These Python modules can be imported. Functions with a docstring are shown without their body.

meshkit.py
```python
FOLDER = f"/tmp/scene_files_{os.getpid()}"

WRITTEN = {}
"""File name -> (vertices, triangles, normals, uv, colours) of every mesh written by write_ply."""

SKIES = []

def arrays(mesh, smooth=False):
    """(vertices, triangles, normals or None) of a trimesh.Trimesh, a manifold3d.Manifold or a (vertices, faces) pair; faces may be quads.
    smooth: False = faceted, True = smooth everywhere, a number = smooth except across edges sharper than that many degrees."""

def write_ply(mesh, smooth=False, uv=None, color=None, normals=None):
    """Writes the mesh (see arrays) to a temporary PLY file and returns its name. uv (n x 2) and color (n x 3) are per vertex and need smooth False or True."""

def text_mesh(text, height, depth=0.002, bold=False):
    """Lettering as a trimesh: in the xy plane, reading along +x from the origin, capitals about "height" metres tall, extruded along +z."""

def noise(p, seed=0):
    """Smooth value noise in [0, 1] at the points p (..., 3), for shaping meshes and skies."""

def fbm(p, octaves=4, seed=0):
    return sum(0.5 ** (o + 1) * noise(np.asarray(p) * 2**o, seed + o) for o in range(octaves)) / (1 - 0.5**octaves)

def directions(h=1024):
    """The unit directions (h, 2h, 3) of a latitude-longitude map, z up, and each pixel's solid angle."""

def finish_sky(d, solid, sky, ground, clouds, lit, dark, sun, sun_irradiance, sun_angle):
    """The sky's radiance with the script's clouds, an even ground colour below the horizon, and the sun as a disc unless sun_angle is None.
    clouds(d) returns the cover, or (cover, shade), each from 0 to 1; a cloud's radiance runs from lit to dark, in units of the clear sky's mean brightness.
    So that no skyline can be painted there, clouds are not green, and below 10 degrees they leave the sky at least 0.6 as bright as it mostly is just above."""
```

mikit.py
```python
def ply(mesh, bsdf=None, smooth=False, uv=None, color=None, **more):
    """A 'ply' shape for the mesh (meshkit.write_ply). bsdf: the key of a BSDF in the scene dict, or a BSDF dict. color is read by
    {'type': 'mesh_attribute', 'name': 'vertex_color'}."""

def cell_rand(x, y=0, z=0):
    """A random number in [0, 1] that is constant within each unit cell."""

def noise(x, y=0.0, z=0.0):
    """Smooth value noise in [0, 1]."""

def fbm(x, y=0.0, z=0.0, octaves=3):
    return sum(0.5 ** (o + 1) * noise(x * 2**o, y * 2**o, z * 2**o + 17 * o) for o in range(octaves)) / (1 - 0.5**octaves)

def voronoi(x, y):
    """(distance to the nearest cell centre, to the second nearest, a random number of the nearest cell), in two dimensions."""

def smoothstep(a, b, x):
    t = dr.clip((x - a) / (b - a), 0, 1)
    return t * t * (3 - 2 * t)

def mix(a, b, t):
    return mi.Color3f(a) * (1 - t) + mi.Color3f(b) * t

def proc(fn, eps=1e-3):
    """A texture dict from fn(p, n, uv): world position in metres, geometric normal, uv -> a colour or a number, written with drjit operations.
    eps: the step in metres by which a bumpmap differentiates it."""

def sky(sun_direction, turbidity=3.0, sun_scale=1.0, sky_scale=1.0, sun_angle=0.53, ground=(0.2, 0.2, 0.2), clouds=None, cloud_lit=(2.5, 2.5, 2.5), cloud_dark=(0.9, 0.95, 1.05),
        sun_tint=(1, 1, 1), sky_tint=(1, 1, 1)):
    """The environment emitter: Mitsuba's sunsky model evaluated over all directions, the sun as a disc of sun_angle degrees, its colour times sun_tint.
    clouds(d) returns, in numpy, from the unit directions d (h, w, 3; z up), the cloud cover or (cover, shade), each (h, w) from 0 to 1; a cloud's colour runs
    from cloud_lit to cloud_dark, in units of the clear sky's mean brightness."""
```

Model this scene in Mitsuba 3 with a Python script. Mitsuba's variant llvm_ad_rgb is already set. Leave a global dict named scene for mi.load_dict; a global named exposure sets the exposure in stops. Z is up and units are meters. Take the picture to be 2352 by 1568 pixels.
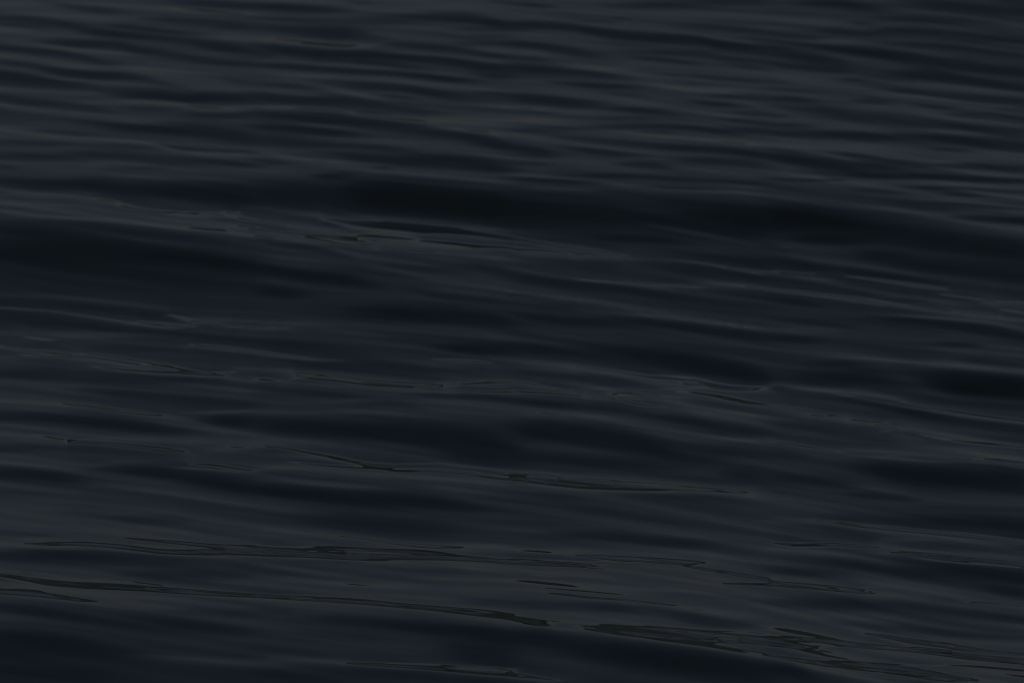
import math
import sys

import mitsuba as mi
import numpy as np
from scipy.interpolate import PchipInterpolator, RectBivariateSpline
from scipy.ndimage import gaussian_filter1d

import meshkit
import mikit

T = mi.ScalarTransform4f
scene, labels = {"type": "scene"}, {}

# ------------------------------------------------------------------ camera, sky, exposure
EYE, PITCH, VFOV = 3.0, 12.0, 6.0                      # a long lens looking down on open water from a low deck
c, s = math.cos(math.radians(PITCH)), math.sin(math.radians(PITCH))
scene["camera"] = {
    "type": "thinlens", "fov_axis": "y", "fov": VFOV, "near_clip": 0.5, "far_clip": 20000.0,
    "aperture_radius": 0.0125, "focus_distance": 12.6,
    "to_world": T().look_at(origin=[0, 0, EYE], target=[0, c, EYE - s], up=[0, 0, 1]),
}
exposure = -0.68


def overcast(d):
    """Dusk cloud, thin low over the sea where the sky shines through, closing to a dull grey deck overhead."""
    e = np.degrees(np.arcsin(np.clip(d[..., 2], 0, 1)))
    q = np.stack([d[..., 0], d[..., 1], d[..., 2]], -1) / np.maximum(d[..., 2:] + 0.25, 0.05)
    billow = meshkit.fbm(q * 3.0 + 5.0, 4, seed=3) - 0.5
    cover = 0.10 + 0.657 / (1 + np.exp((29.2 - e) / 5.6)) + 0.95 * np.exp(-e / 4.957) + 0.6 * np.maximum(billow, -0.05)
    shade = 1 - np.exp(-np.maximum(e - 2.05, 0) / 10.96)
    return np.clip(cover, 0, 1), np.clip(shade, 0, 1)


scene["sky"] = mikit.sky([-0.339, -0.900, 0.276], turbidity=3, sun_scale=0.16, sun_tint=(0.72, 0.95, 1.3), sky_scale=1.0, sun_angle=10, ground=(0.03, 0.035, 0.04), clouds=overcast, cloud_lit=(1.955, 1.963, 1.978), cloud_dark=(0.698, 0.917, 1.02), sky_tint=(0.97, 0.882, 1.05))

# ------------------------------------------------------------------ materials
scene["deep_water"] = {"type": "plastic", "int_ior": 1.333, "ext_ior": 1.0, "diffuse_reflectance": {"type": "rgb", "value": [0.034, 0.044, 0.040]}}


def hazed_hill(p, n, uv):
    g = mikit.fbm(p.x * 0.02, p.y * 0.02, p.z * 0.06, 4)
    return mikit.mix((0.30, 0.34, 0.37), (0.20, 0.23, 0.25), mikit.smoothstep(0.35, 0.65, g))  # distance haze put into the hill colour as pale blue-grey


scene["hazed_shore"] = {"type": "diffuse", "reflectance": mikit.proc(hazed_hill)}

# ------------------------------------------------------------------ the water surface
# Every wave face and furrow of the near water, in millimetres on the sea surface: x (to the right), y (away), reach of the face towards
# the near and the far side, and its tilt in tenths of a degree (positive: the face looks back to the shore). A row starts with the steepness of
# its rim and how far its left and right ends run out.
FACES = """2,160,160 -1446,18951,61,62,32 -1376,18842,58,59,32 -1306,18740,61,58,32 -1240,18667,61,59,32 -1174,18609,62,61,31 -1110,18565,52,52,31 -1046,18526,48,51,31
2,156,117 -1073,18854,72,73,26 -1007,18812,66,69,26 -942,18771,63,65,26 -877,18731,65,66,25 -812,18691,66,66,25 -747,18645,66,64,25 -683,18598,63,56,25
2,0,117 -1516,18595,56,63,39 -1477,18568,53,54,39 -1449,18548,57,59,41 -1381,18499,64,69,43 -1313,18431,58,61,39 -1243,18343,59,61,44 -1175,18261,67,67,51 -1109,18217,66,67,48 -1045,18191,60,61,41 -1016,18179,57,58,37 -981,18162,58,58,37 -916,18117,58,59,38 -849,18032,65,67,49 -784,17962,69,70,51 -720,17905,72,71,38 -657,17858,84,69,36
2,181,181 -1242,18382,33,40,36 -1177,18347,38,44,37 -1113,18323,42,46,45 -1048,18286,39,42,37 -984,18249,37,41,35 -919,18205,37,40,35 -855,18151,37,39,35 -790,18095,38,42,35
2,189,114 -1144,18494,61,58,42 -1075,18455,53,53,41 -1008,18431,55,56,41 -940,18406,55,56,41 -873,18377,57,59,41 -805,18333,61,59,48 -738,18305,63,60,50 -672,18282,60,57,49
2,0,112 -1522,18559,48,51,21 -1481,18515,49,46,21 -1450,18478,49,46,21 -1379,18391,57,55,20 -1352,18360,60,58,20 -1309,18320,58,54,20 -1269,18288,56,49,20 -1241,18265,56,46,20
2,0,114 -1514,18245,42,50,40 -1474,18214,47,51,40 -1445,18192,50,51,40 -1377,18152,50,49,40 -1310,18116,52,49,42 -1244,18089,55,53,45 -1180,18093,55,56,43 -1115,18082,54,56,41 -1045,17989,53,54,44 -978,17935,52,53,41 -940,17904,53,54,39 -912,17877,53,54,39 -845,17810,54,55,38 -814,17783,54,55,38 -779,17759,54,56,38 -715,17725,57,58,38 -651,17700,61,54,38
2,0,193 -1475,18069,63,71,43 -1436,18036,62,59,42 -1404,18008,61,59,42 -1335,17962,57,58,42 -1268,17941,55,64,46 -1199,17886,56,68,43 -1128,17791,59,59,41 -1060,17751,48,44,41 -993,17715,48,46,41
2,0,245 -1455,17812,55,56,39 -1417,17786,54,49,38 -1389,17774,50,50,38 -1324,17747,50,57,38 -1254,17651,57,60,38 -1189,17614,59,63,41 -1126,17603,61,66,42 -1063,17580,63,70,37 -996,17498,62,69,37 -929,17399,54,59,37 -863,17329,41,47,36 -799,17268,31,36,36
2,0,145 -1441,17639,109,129,57 -1379,17587,100,110,57 -1318,17541,93,103,54 -1258,17508,89,105,48 -1198,17472,79,89,40 -1139,17437,69,72,31 -1078,17387,58,70,29
2,227,108 -1201,17440,51,45,34 -1136,17392,55,53,34 -1071,17334,60,62,45 -1006,17289,76,65,59 -943,17256,83,65,65 -879,17216,73,59,57 -819,17232,76,77,56 -790,17239,83,92,55 -757,17238,86,101,56 -696,17229,100,107,57 -634,17214,101,113,57
2,0,164 -1413,17282,68,71,42 -1355,17251,71,63,42 -1296,17211,68,65,41 -1238,17179,59,57,41 -1180,17142,54,59,41 -1121,17098,53,52,41 -1062,17029,43,40,41 -1003,16964,46,43,40
2,0,106 -1395,17055,69,75,31 -1360,17047,65,69,31 -1335,17040,65,73,31 -1274,17017,67,83,31 -1213,16984,62,78,31 -1181,16964,57,71,31 -1152,16942,58,72,30 -1090,16890,59,71,30 -1028,16829,65,75,40 -999,16810,68,78,46 -968,16801,69,78,47 -909,16790,71,76,50 -884,16785,72,76,51 -851,16779,75,78,51 -792,16762,79,83,50 -732,16719,83,85,49 -673,16688,88,86,48 -614,16665,94,84,48
2,102,102 -1303,16843,43,43,21 -1271,16820,41,42,21 -1238,16796,43,44,21 -1174,16752,50,48,20 -1110,16716,50,45,20 -1078,16699,51,45,20 -1048,16684,55,47,20
2,86,86 -1072,17126,54,62,18 -1046,17117,53,60,18 -1018,17104,56,62,18 -964,17078,66,70,18 -910,17058,58,61,18 -883,17049,53,57,18 -857,17040,52,62,18
2,118,104 -921,17000,41,38,35 -861,16981,39,40,35 -802,16970,44,47,35 -778,16970,47,51,35 -743,16980,47,52,37 -685,17003,48,53,41 -626,17005,45,60,42
2,0,105 -1358,16582,61,63,17 -1305,16576,59,59,17 -1252,16576,58,59,17 -1200,16577,58,59,17 -1148,16576,55,56,17 -1095,16577,54,56,17
2,215,102 -1148,16635,30,37,25 -1086,16601,28,31,25 -1025,16566,33,35,25 -965,16547,36,40,24 -906,16551,43,42,24 -846,16538,37,33,24 -786,16518,38,32,24 -727,16515,42,36,24 -668,16509,44,44,24 -609,16516,53,47,24
2,0,101 -1343,16399,57,60,25 -1310,16397,55,56,25 -1287,16397,56,57,25 -1230,16400,58,60,25 -1199,16400,60,61,25 -1173,16403,61,62,25 -1117,16413,62,63,25 -1061,16418,56,56,25 -1004,16417,53,54,25 -945,16391,54,55,25 -887,16365,54,55,25 -830,16360,57,58,25 -773,16356,61,63,25 -751,16353,62,65,25 -716,16348,63,67,28 -659,16339,70,69,33 -603,16332,80,68,34
2,65,65 -1001,16255,35,36,14 -947,16263,33,34,14 -893,16268,34,35,14 -838,16275,39,37,14
2,8,8 -789,17575,24,24,33 -769,17562,24,24,33
2,75,109 -828,17523,28,29,29 -802,17508,26,27,29 -765,17485,34,36,29 -703,17444,43,45,29 -641,17407,43,43,29
2,0,32 -1523,18678,37,41,25 -1482,18634,35,38,25 -1442,18596,27,31,25
2,52,52 -1475,18765,43,43,15 -1410,18731,42,40,15 -1345,18701,42,40,15
2,0,40 -1333,16265,39,41,21 -1283,16244,38,38,20 -1233,16223,35,36,20
2,0,174 -1536,18840,101,98,-14 -1494,18788,106,105,-15 -1461,18750,104,105,-15 -1388,18673,104,102,-15 -1317,18620,97,95,-15 -1290,18599,94,91,-15 -1245,18555,84,81,-15 -1173,18471,69,68,-16 -1102,18389,53,60,-16
2,0,93 -1499,18371,94,94,-12 -1439,18299,95,98,-13 -1380,18231,92,98,-13 -1323,18190,67,80,-13 -1292,18169,52,67,-13 -1267,18154,49,64,-13
2,0,189 -1522,18284,39,40,-11 -1481,18235,39,41,-11 -1453,18199,41,42,-11 -1385,18126,47,45,-11 -1318,18066,53,49,-12 -1251,18007,50,51,-12 -1185,17932,46,51,-12 -1117,17832,38,43,-13 -1050,17740,46,42,-13
2,0,164 -1468,17978,55,48,-12 -1428,17930,60,56,-12 -1397,17895,59,57,-12 -1327,17831,54,57,-13 -1259,17772,57,59,-13 -1218,17741,58,60,-13 -1192,17725,57,60,-13 -1125,17684,50,57,-13 -1058,17629,46,58,-14
2,146,146 -1157,17760,67,54,-22 -1095,17716,71,65,-23 -1033,17674,100,103,-23 -972,17639,132,133,-23 -911,17614,125,128,-23 -851,17590,108,111,-23 -791,17558,94,104,-23
2,162,111 -1040,17628,40,47,-21 -970,17527,42,46,-21 -900,17437,47,48,-22 -833,17382,50,50,-22 -795,17359,49,51,-22 -767,17346,49,53,-22 -702,17316,43,51,-23 -636,17281,39,54,-23
2,228,105 -1268,17174,33,29,-27 -1204,17173,30,32,-27 -1180,17174,32,36,-27 -1141,17182,43,47,-26 -1079,17202,54,54,-26 -1016,17207,56,51,-26 -993,17204,56,49,-26 -951,17187,54,47,-26 -885,17149,51,45,-27 -820,17102,62,58,-27 -783,17091,65,63,-27 -756,17095,63,61,-27 -693,17100,55,54,-27 -630,17104,61,52,-27
2,0,235 -1408,17221,53,45,-19 -1370,17182,59,54,-19 -1339,17147,57,56,-20 -1307,17116,56,57,-20 -1271,17091,53,54,-20 -1204,17048,50,51,-20 -1138,17008,58,59,-20 -1110,16991,61,62,-20 -1072,16961,61,63,-20 -1006,16915,62,66,-21 -942,16891,51,58,-21 -878,16872,41,47,-21 -814,16860,40,46,-21
2,0,104 -1376,16810,38,36,-29 -1340,16782,42,41,-30 -1314,16760,41,40,-30 -1253,16713,36,36,-30 -1193,16684,35,34,-30 -1161,16672,33,32,-30 -1134,16665,32,31,-30 -1075,16647,31,30,-30 -1046,16638,31,30,-30 -1016,16629,31,30,-30 -957,16605,30,30,-30 -896,16541,26,24,-30 -870,16511,27,24,-31 -837,16490,32,29,-31 -779,16476,39,35,-29 -722,16469,45,41,-26 -664,16460,46,45,-24 -607,16450,45,53,-23
2,43,43 -1119,16261,66,67,-26 -1065,16273,74,74,-26 -1012,16289,72,72,-26
2,149,149 -1209,18625,39,36,-4 -1142,18496,49,47,-4 -1077,18385,44,44,-4 -1017,18349,43,43,-5 -957,18307,42,43,-5 -897,18255,40,41,-5 -837,18203,42,43,-5
2,168,115 -1099,18659,61,62,-13 -1028,18627,64,63,-13 -958,18596,71,71,-13 -888,18567,75,75,-13 -818,18544,73,73,-13 -749,18523,63,63,-13 -679,18495,54,59,-14
2,85,114 -878,18240,63,66,-20 -825,18208,77,74,-20 -771,18175,91,88,-21 -718,18142,99,99,-21 -666,18112,102,106,-21
2,0,148 -1452,17775,41,39,-2 -1388,17703,42,42,-2 -1326,17648,43,44,-2 -1263,17576,37,37,-3 -1235,17548,34,34,-3 -1202,17528,32,32,-3 -1143,17503,28,28,-3 -1082,17458,28,28,-3
2,115,175 -800,18694,61,66,45 -736,18652,60,64,46 -673,18608,58,60,49 -611,18575,58,59,51 -549,18552,57,59,45 -487,18531,50,51,38 -425,18513,42,45,31 -363,18490,38,46,31
2,50,50 -505,18690,34,34,25 -442,18673,32,32,25 -379,18654,43,42,25
2,17,17 -226,18679,38,38,22 -184,18649,40,38,22
2,63,114 -102,18774,48,48,32 -49,18743,44,46,32 4,18714,50,55,32 57,18686,46,53,32
2,215,112 -481,18488,56,46,34 -413,18468,52,52,34 -346,18449,59,68,44 -279,18444,61,72,49 -212,18442,63,71,51 -145,18425,66,70,55 -109,18407,68,71,57 -78,18379,71,73,59 -47,18348,74,75,60 -11,18319,76,76,57 56,18273,101,75,56
2,113,246 -794,18558,72,68,29 -730,18514,60,61,28 -665,18467,57,58,28 -601,18423,58,60,28 -537,18386,56,59,28 -474,18357,54,57,28 -412,18348,51,52,28 -350,18346,51,51,28 -287,18344,47,44,28 -225,18339,41,38,28 -163,18330,41,38,28
2,113,194 -785,18342,54,62,41 -716,18310,62,65,42 -646,18274,72,70,49 -618,18259,75,73,52 -577,18240,77,76,59 -508,18207,82,81,70 -440,18175,81,82,61 -370,18096,60,60,38 -301,18021,49,62,37
2,26,26 -539,18116,41,34,29 -473,18081,39,32,29
2,110,110 -772,18029,59,76,45 -707,17986,60,67,46 -642,17944,66,74,51 -578,17902,72,80,55 -513,17864,77,87,59 -450,17861,75,96,54 -387,17845,69,78,52 -363,17837,66,77,52 -323,17827,65,80,52 -260,17816,60,80,52 -197,17801,62,81,52 -134,17762,65,82,54 -71,17703,69,80,59 -9,17694,73,80,59 54,17684,72,74,59
2,210,110 -471,18096,45,36,43 -404,18034,44,40,43 -338,17988,41,43,42 -272,17971,42,45,42 -206,17960,41,43,42 -167,17952,42,44,42 -141,17942,42,44,42 -76,17896,40,46,42 -11,17856,41,45,42 54,17816,43,42,41
2,111,54 -768,17924,55,49,49 -700,17887,51,51,49 -632,17860,49,41,49
2,152,152 -544,17816,41,35,44 -480,17790,42,37,44 -417,17765,47,45,44 -353,17733,51,50,44 -290,17680,48,49,44 -227,17656,42,43,44 -164,17641,43,42,43
2,108,234 -760,17737,35,34,38 -694,17719,36,37,38 -627,17709,33,35,38 -560,17692,37,38,38 -493,17658,41,41,38 -427,17624,39,40,38 -403,17616,38,39,38 -361,17605,39,39,38 -294,17579,44,42,41 -253,17557,46,44,43 -228,17544,43,42,43 -163,17523,40,40,43 -97,17531,35,34,38 -32,17529,35,31,37 34,17510,36,34,37
2,13,13 -574,17517,31,33,29 -542,17507,29,32,29
2,108,109 -749,17460,47,43,29 -694,17432,45,45,29 -640,17410,40,41,29 -586,17382,36,37,29 -531,17342,33,34,28 -477,17301,35,40,28
2,231,231 -612,17477,40,44,37 -546,17451,39,40,37 -481,17428,54,51,37 -417,17407,66,66,37 -352,17395,73,77,37 -287,17375,76,86,36 -223,17309,68,73,36 -158,17248,58,60,36 -132,17229,55,56,36 -94,17213,51,53,36 -31,17187,48,47,35 33,17158,55,50,35
2,78,78 -405,17292,39,35,33 -381,17288,36,31,33 -340,17274,33,33,33 -275,17253,35,36,33 -234,17239,31,29,33 -211,17231,31,28,33
2,105,228 -741,17256,64,94,55 -678,17236,72,81,54 -616,17207,75,83,46 -554,17196,70,83,46 -492,17191,65,73,46 -430,17182,62,68,46 -368,17153,63,76,46 -307,17117,60,66,39 -276,17094,58,60,35 -245,17068,51,52,31 -217,17052,45,45,27 -183,17045,44,42,24 -122,17034,38,36,20 -61,17017,36,34,19 -1,16993,38,37,19
2,76,76 -485,17002,19,22,35 -462,17006,21,26,35 -422,17028,33,25,35 -390,17035,27,25,35 -359,17031,24,24,35 -318,17020,26,25,35 -295,17015,27,26,35
2,104,104 -730,17009,69,101,47 -670,16995,72,79,47 -609,16968,72,79,46 -548,16949,77,80,46 -488,16932,77,79,46 -427,16906,78,86,46 -366,16870,85,99,46 -329,16842,89,104,46 -306,16825,85,96,46 -246,16775,73,81,45 -214,16747,67,75,45 -186,16725,65,76,45 -156,16700,63,78,45 -126,16667,64,81,47 -67,16592,67,79,52 -8,16526,80,89,55 50,16463,85,83,55
2,104,165 -724,16851,48,51,48 -665,16844,42,44,47 -607,16832,45,47,47 -548,16813,50,53,47 -489,16787,52,56,47 -430,16755,59,57,47 -371,16714,56,51,47 -313,16668,61,56,46
2,103,223 -718,16707,67,66,39 -659,16697,70,73,39 -600,16687,69,74,39 -541,16661,55,60,38 -482,16641,52,62,38 -423,16617,51,63,38 -364,16576,57,68,38 -305,16522,64,73,38 -246,16456,55,66,38 -209,16414,47,56,37 -187,16392,46,52,37 -129,16333,49,47,37
2,220,101 -580,16584,43,39,44 -522,16555,41,39,44 -492,16536,38,38,44 -464,16518,43,44,44 -406,16479,52,55,44 -348,16431,61,62,43 -290,16402,67,68,44 -233,16388,70,71,48 -177,16374,74,78,52 -120,16342,74,78,52 -63,16299,76,79,51 -7,16253,91,87,44 50,16206,102,100,43
2,101,62 -705,16386,41,51,23 -653,16378,42,46,23 -601,16369,36,38,23 -549,16357,39,40,23
2,30,30 -370,16341,33,32,23 -333,16321,28,29,23 -296,16304,31,30,23
2,112,111 -224,18268,38,38,33 -168,18266,37,37,33 -112,18260,41,42,33 -56,18264,43,41,33 0,18270,36,31,33 56,18283,39,33,33
2,90,111 -169,18143,41,41,29 -139,18150,41,41,29 -113,18156,40,40,29 -57,18167,39,41,29 -1,18168,45,47,29 55,18171,50,52,29
2,104,110 -204,18033,38,41,34 -168,18035,37,39,34 -139,18038,38,39,34 -75,18048,42,43,34 -10,18042,47,46,34 55,18028,42,43,34
2,73,107 -130,17598,44,46,40 -105,17602,43,42,40 -69,17603,43,42,40 -8,17594,55,52,40 54,17589,64,55,40
2,72,106 -128,17338,44,46,28 -103,17341,43,44,28 -68,17341,40,43,28 -7,17332,42,46,28 53,17312,39,47,28
2,111,197 -778,18174,83,83,-21 -716,18142,83,83,-21 -653,18115,91,90,-24 -591,18083,92,91,-26 -528,18037,89,89,-26 -504,18019,88,87,-26 -466,17984,80,89,-26 -405,17967,63,68,-25 -345,18053,36,37,-21 -286,18145,38,38,-21
2,208,109 -466,17907,23,28,-12 -401,17882,22,24,-12 -335,17870,27,28,-12 -270,17865,32,32,-12 -205,17856,32,32,-13 -140,17835,33,34,-13 -75,17792,34,35,-13 -10,17759,28,30,-13 54,17729,23,26,-13
2,200,200 -518,18641,58,65,-17 -455,18622,63,56,-17 -392,18579,69,69,-17 -329,18544,73,79,-17 -267,18559,77,84,-17 -205,18587,84,84,-17 -143,18575,77,81,-17 -81,18569,74,74,-17 -19,18581,71,72,-17
2,122,122 -407,18220,55,62,0 -370,18211,62,63,0 -346,18202,66,67,0 -285,18179,73,74,0 -224,18170,79,80,0 -163,18201,65,62,0 -139,18224,54,46,0 -102,18246,49,45,0
2,110,110 -705,17607,54,53,-19 -649,17571,61,60,-20 -592,17537,74,74,-20 -538,17548,69,70,-20 -483,17570,59,54,-20 -429,17583,53,41,-20
2,107,122 -746,17385,46,40,-18 -684,17343,42,42,-19 -623,17306,42,43,-19 -562,17279,39,40,-19 -502,17254,31,34,-19 -441,17231,27,33,-19
2,127,127 -586,17473,36,40,-22 -547,17427,35,35,-22 -521,17399,40,37,-22 -457,17326,53,51,-23 -394,17262,53,54,-23 -331,17196,38,41,-23 -306,17163,27,30,-23 -268,17115,24,27,-24
2,104,104 -735,17112,54,45,-28 -674,17099,47,47,-28 -613,17089,51,49,-28 -552,17081,47,45,-28 -491,17068,43,41,-29 -430,17012,33,31,-29 -369,16976,33,32,-29 -346,16962,34,33,-29 -308,16938,38,38,-29 -247,16895,46,47,-29 -187,16827,46,49,-30 -157,16792,47,50,-30 -127,16759,48,51,-30 -67,16695,50,52,-30 -8,16622,38,41,-30 51,16551,32,38,-30
2,138,104 -293,16995,67,55,-28 -235,16968,72,61,-28 -177,16936,100,92,-28 -120,16905,125,120,-28 -63,16874,131,130,-28 -6,16840,118,128,-28 51,16812,104,121,-28
2,92,92 -616,16904,22,21,4 -588,16892,22,21,4 -558,16880,23,22,4 -501,16855,26,25,4 -444,16828,24,23,4 -414,16815,23,22,4 -386,16802,23,21,4
2,222,222 -670,16751,26,29,-12 -610,16745,27,29,-12 -583,16738,28,30,-12 -550,16728,31,31,-12 -490,16705,35,34,-12 -430,16680,39,38,-12 -370,16651,42,42,-12 -311,16621,44,45,-13 -251,16589,43,43,-13 -192,16549,44,44,-13 -133,16503,45,45,-13 -74,16441,37,38,-13 -42,16407,32,33,-13 -16,16383,31,32,-14 42,16333,26,28,-14
2,103,144 -713,16593,40,37,-28 -652,16535,43,42,-28 -592,16478,44,43,-29 -532,16433,36,35,-29 -473,16397,31,30,-29 -413,16358,37,37,-29 -354,16315,35,33,-30
2,75,109 -133,17977,36,41,-8 -107,17973,40,43,-8 -70,17964,49,50,-8 -8,17943,55,54,-8 55,17916,59,57,-8
2,226,107 -511,17602,59,47,-6 -447,17564,54,48,-6 -384,17531,58,56,-6 -321,17504,66,64,-6 -282,17488,69,67,-6 -258,17475,69,66,-6 -195,17433,68,66,-7 -163,17429,67,65,-7 -133,17437,63,62,-7 -71,17447,60,60,-7 -9,17445,53,54,-7 53,17441,56,53,-7
2,114,89 -57,18739,54,52,43 -1,18709,48,48,43 55,18679,46,48,42 111,18655,47,49,42 136,18647,45,46,42 166,18637,48,49,42
2,208,208 175,18782,50,51,39 240,18739,46,47,38 304,18692,55,54,38 369,18698,53,53,38 435,18706,53,54,38 474,18707,54,55,38 500,18704,54,54,38 565,18691,58,53,38 629,18674,62,54,38 694,18657,64,56,38
2,136,113 461,18777,48,57,46 529,18764,46,51,46 597,18754,48,48,46 665,18744,52,52,45 733,18733,59,60,45 801,18720,62,63,45
2,33,33 271,18486,30,30,28 313,18488,28,30,28 354,18488,34,35,28
2,90,90 113,18422,30,31,31 140,18419,31,29,31 169,18416,31,28,31 226,18409,30,29,31 282,18405,33,33,30 311,18403,37,37,30 339,18397,38,38,30
2,110,110 -56,18333,75,66,55 9,18342,70,78,55 74,18358,66,77,55 138,18349,63,78,55 171,18333,61,76,54 203,18305,65,78,54 266,18242,70,77,54 330,18199,71,77,54 394,18179,77,92,59 431,18175,81,103,63 458,18175,82,108,65 522,18169,82,113,67 583,18083,78,97,65 646,18040,78,102,65 708,17994,88,93,63 769,17941,85,86,62
2,160,110 379,18372,46,46,33 446,18355,43,45,33 514,18342,48,52,33 581,18328,57,58,33 648,18291,60,60,33 714,18238,61,65,32 779,18193,57,66,32
2,68,109 607,18167,38,34,40 663,18152,37,35,40 720,18132,43,44,40 776,18114,43,45,40
2,89,89 19,18176,28,29,20 46,18161,29,30,20 75,18145,29,31,19 130,18117,31,32,19 186,18099,33,33,19 214,18093,33,34,19 241,18088,33,33,19
2,109,152 -55,18084,54,62,46 9,18049,52,55,45 72,18014,54,54,45 107,17991,55,57,45 136,17968,54,56,47 199,17917,54,56,50 262,17886,52,52,46 325,17862,55,51,44
2,214,108 230,17967,36,40,39 290,17980,37,38,39 350,17980,40,41,39 410,17974,45,46,39 470,17971,46,47,39 530,17961,46,47,39 588,17903,47,48,39 646,17863,51,51,38 705,17841,55,56,38 764,17820,50,57,38
2,111,111 284,17909,29,30,36 340,17898,29,30,36 396,17882,30,31,36 424,17871,32,33,36 451,17857,30,31,36 506,17822,30,30,35 561,17786,32,32,35
2,72,105 578,17832,41,37,25 603,17812,39,36,25 639,17782,40,39,25 699,17735,50,48,25 759,17697,58,53,24
2,48,48 1,17847,24,25,31 60,17825,24,27,31 120,17815,34,34,30
2,107,190 -54,17710,64,85,50 6,17699,70,76,50 66,17682,70,74,50 90,17672,72,75,50 126,17657,67,71,46 185,17626,59,68,40 244,17579,46,51,34 268,17559,42,45,32 303,17530,38,41,26 362,17486,32,35,19 420,17448,35,37,19
2,164,164 24,17555,30,29,43 83,17525,31,31,43 142,17490,35,37,43 200,17459,38,40,44 258,17434,39,41,47 316,17416,37,39,46 375,17412,33,35,43 433,17418,39,42,42
2,47,47 374,17640,32,32,15 433,17632,30,31,15 492,17614,34,32,15
2,127,106 434,17656,32,36,24 498,17624,34,35,24 561,17581,37,38,24 595,17565,41,42,24 625,17557,42,43,24 688,17544,47,47,24 752,17526,49,55,24
2,115,115 156,17319,24,26,19 191,17317,25,27,19 214,17318,27,28,19 272,17314,27,26,19 329,17285,26,27,19 386,17217,26,27,19 408,17194,27,26,19 443,17166,27,26,18
2,105,139 -53,17328,73,71,43 6,17300,66,65,43 64,17268,63,66,43 122,17235,64,67,43 180,17195,61,64,43 204,17183,62,64,43 238,17171,49,51,43 295,17147,50,54,43
2,113,105 459,17288,30,31,33 516,17285,31,33,33 572,17287,32,35,33 629,17294,35,37,33 685,17281,37,40,33 741,17268,34,37,33
2,91,91 439,17213,30,30,41 467,17204,28,28,41 496,17194,28,30,43 554,17176,34,36,47 610,17153,35,37,43 640,17143,38,39,41 667,17138,41,38,41
2,106,106 214,17111,34,31,39 267,17077,33,34,39 320,17052,37,39,39 347,17039,41,43,39 373,17025,37,39,39 426,16990,32,34,39 478,16958,34,34,39
2,38,38 351,17102,26,29,25 398,17084,26,30,24 446,17076,30,31,24
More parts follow.
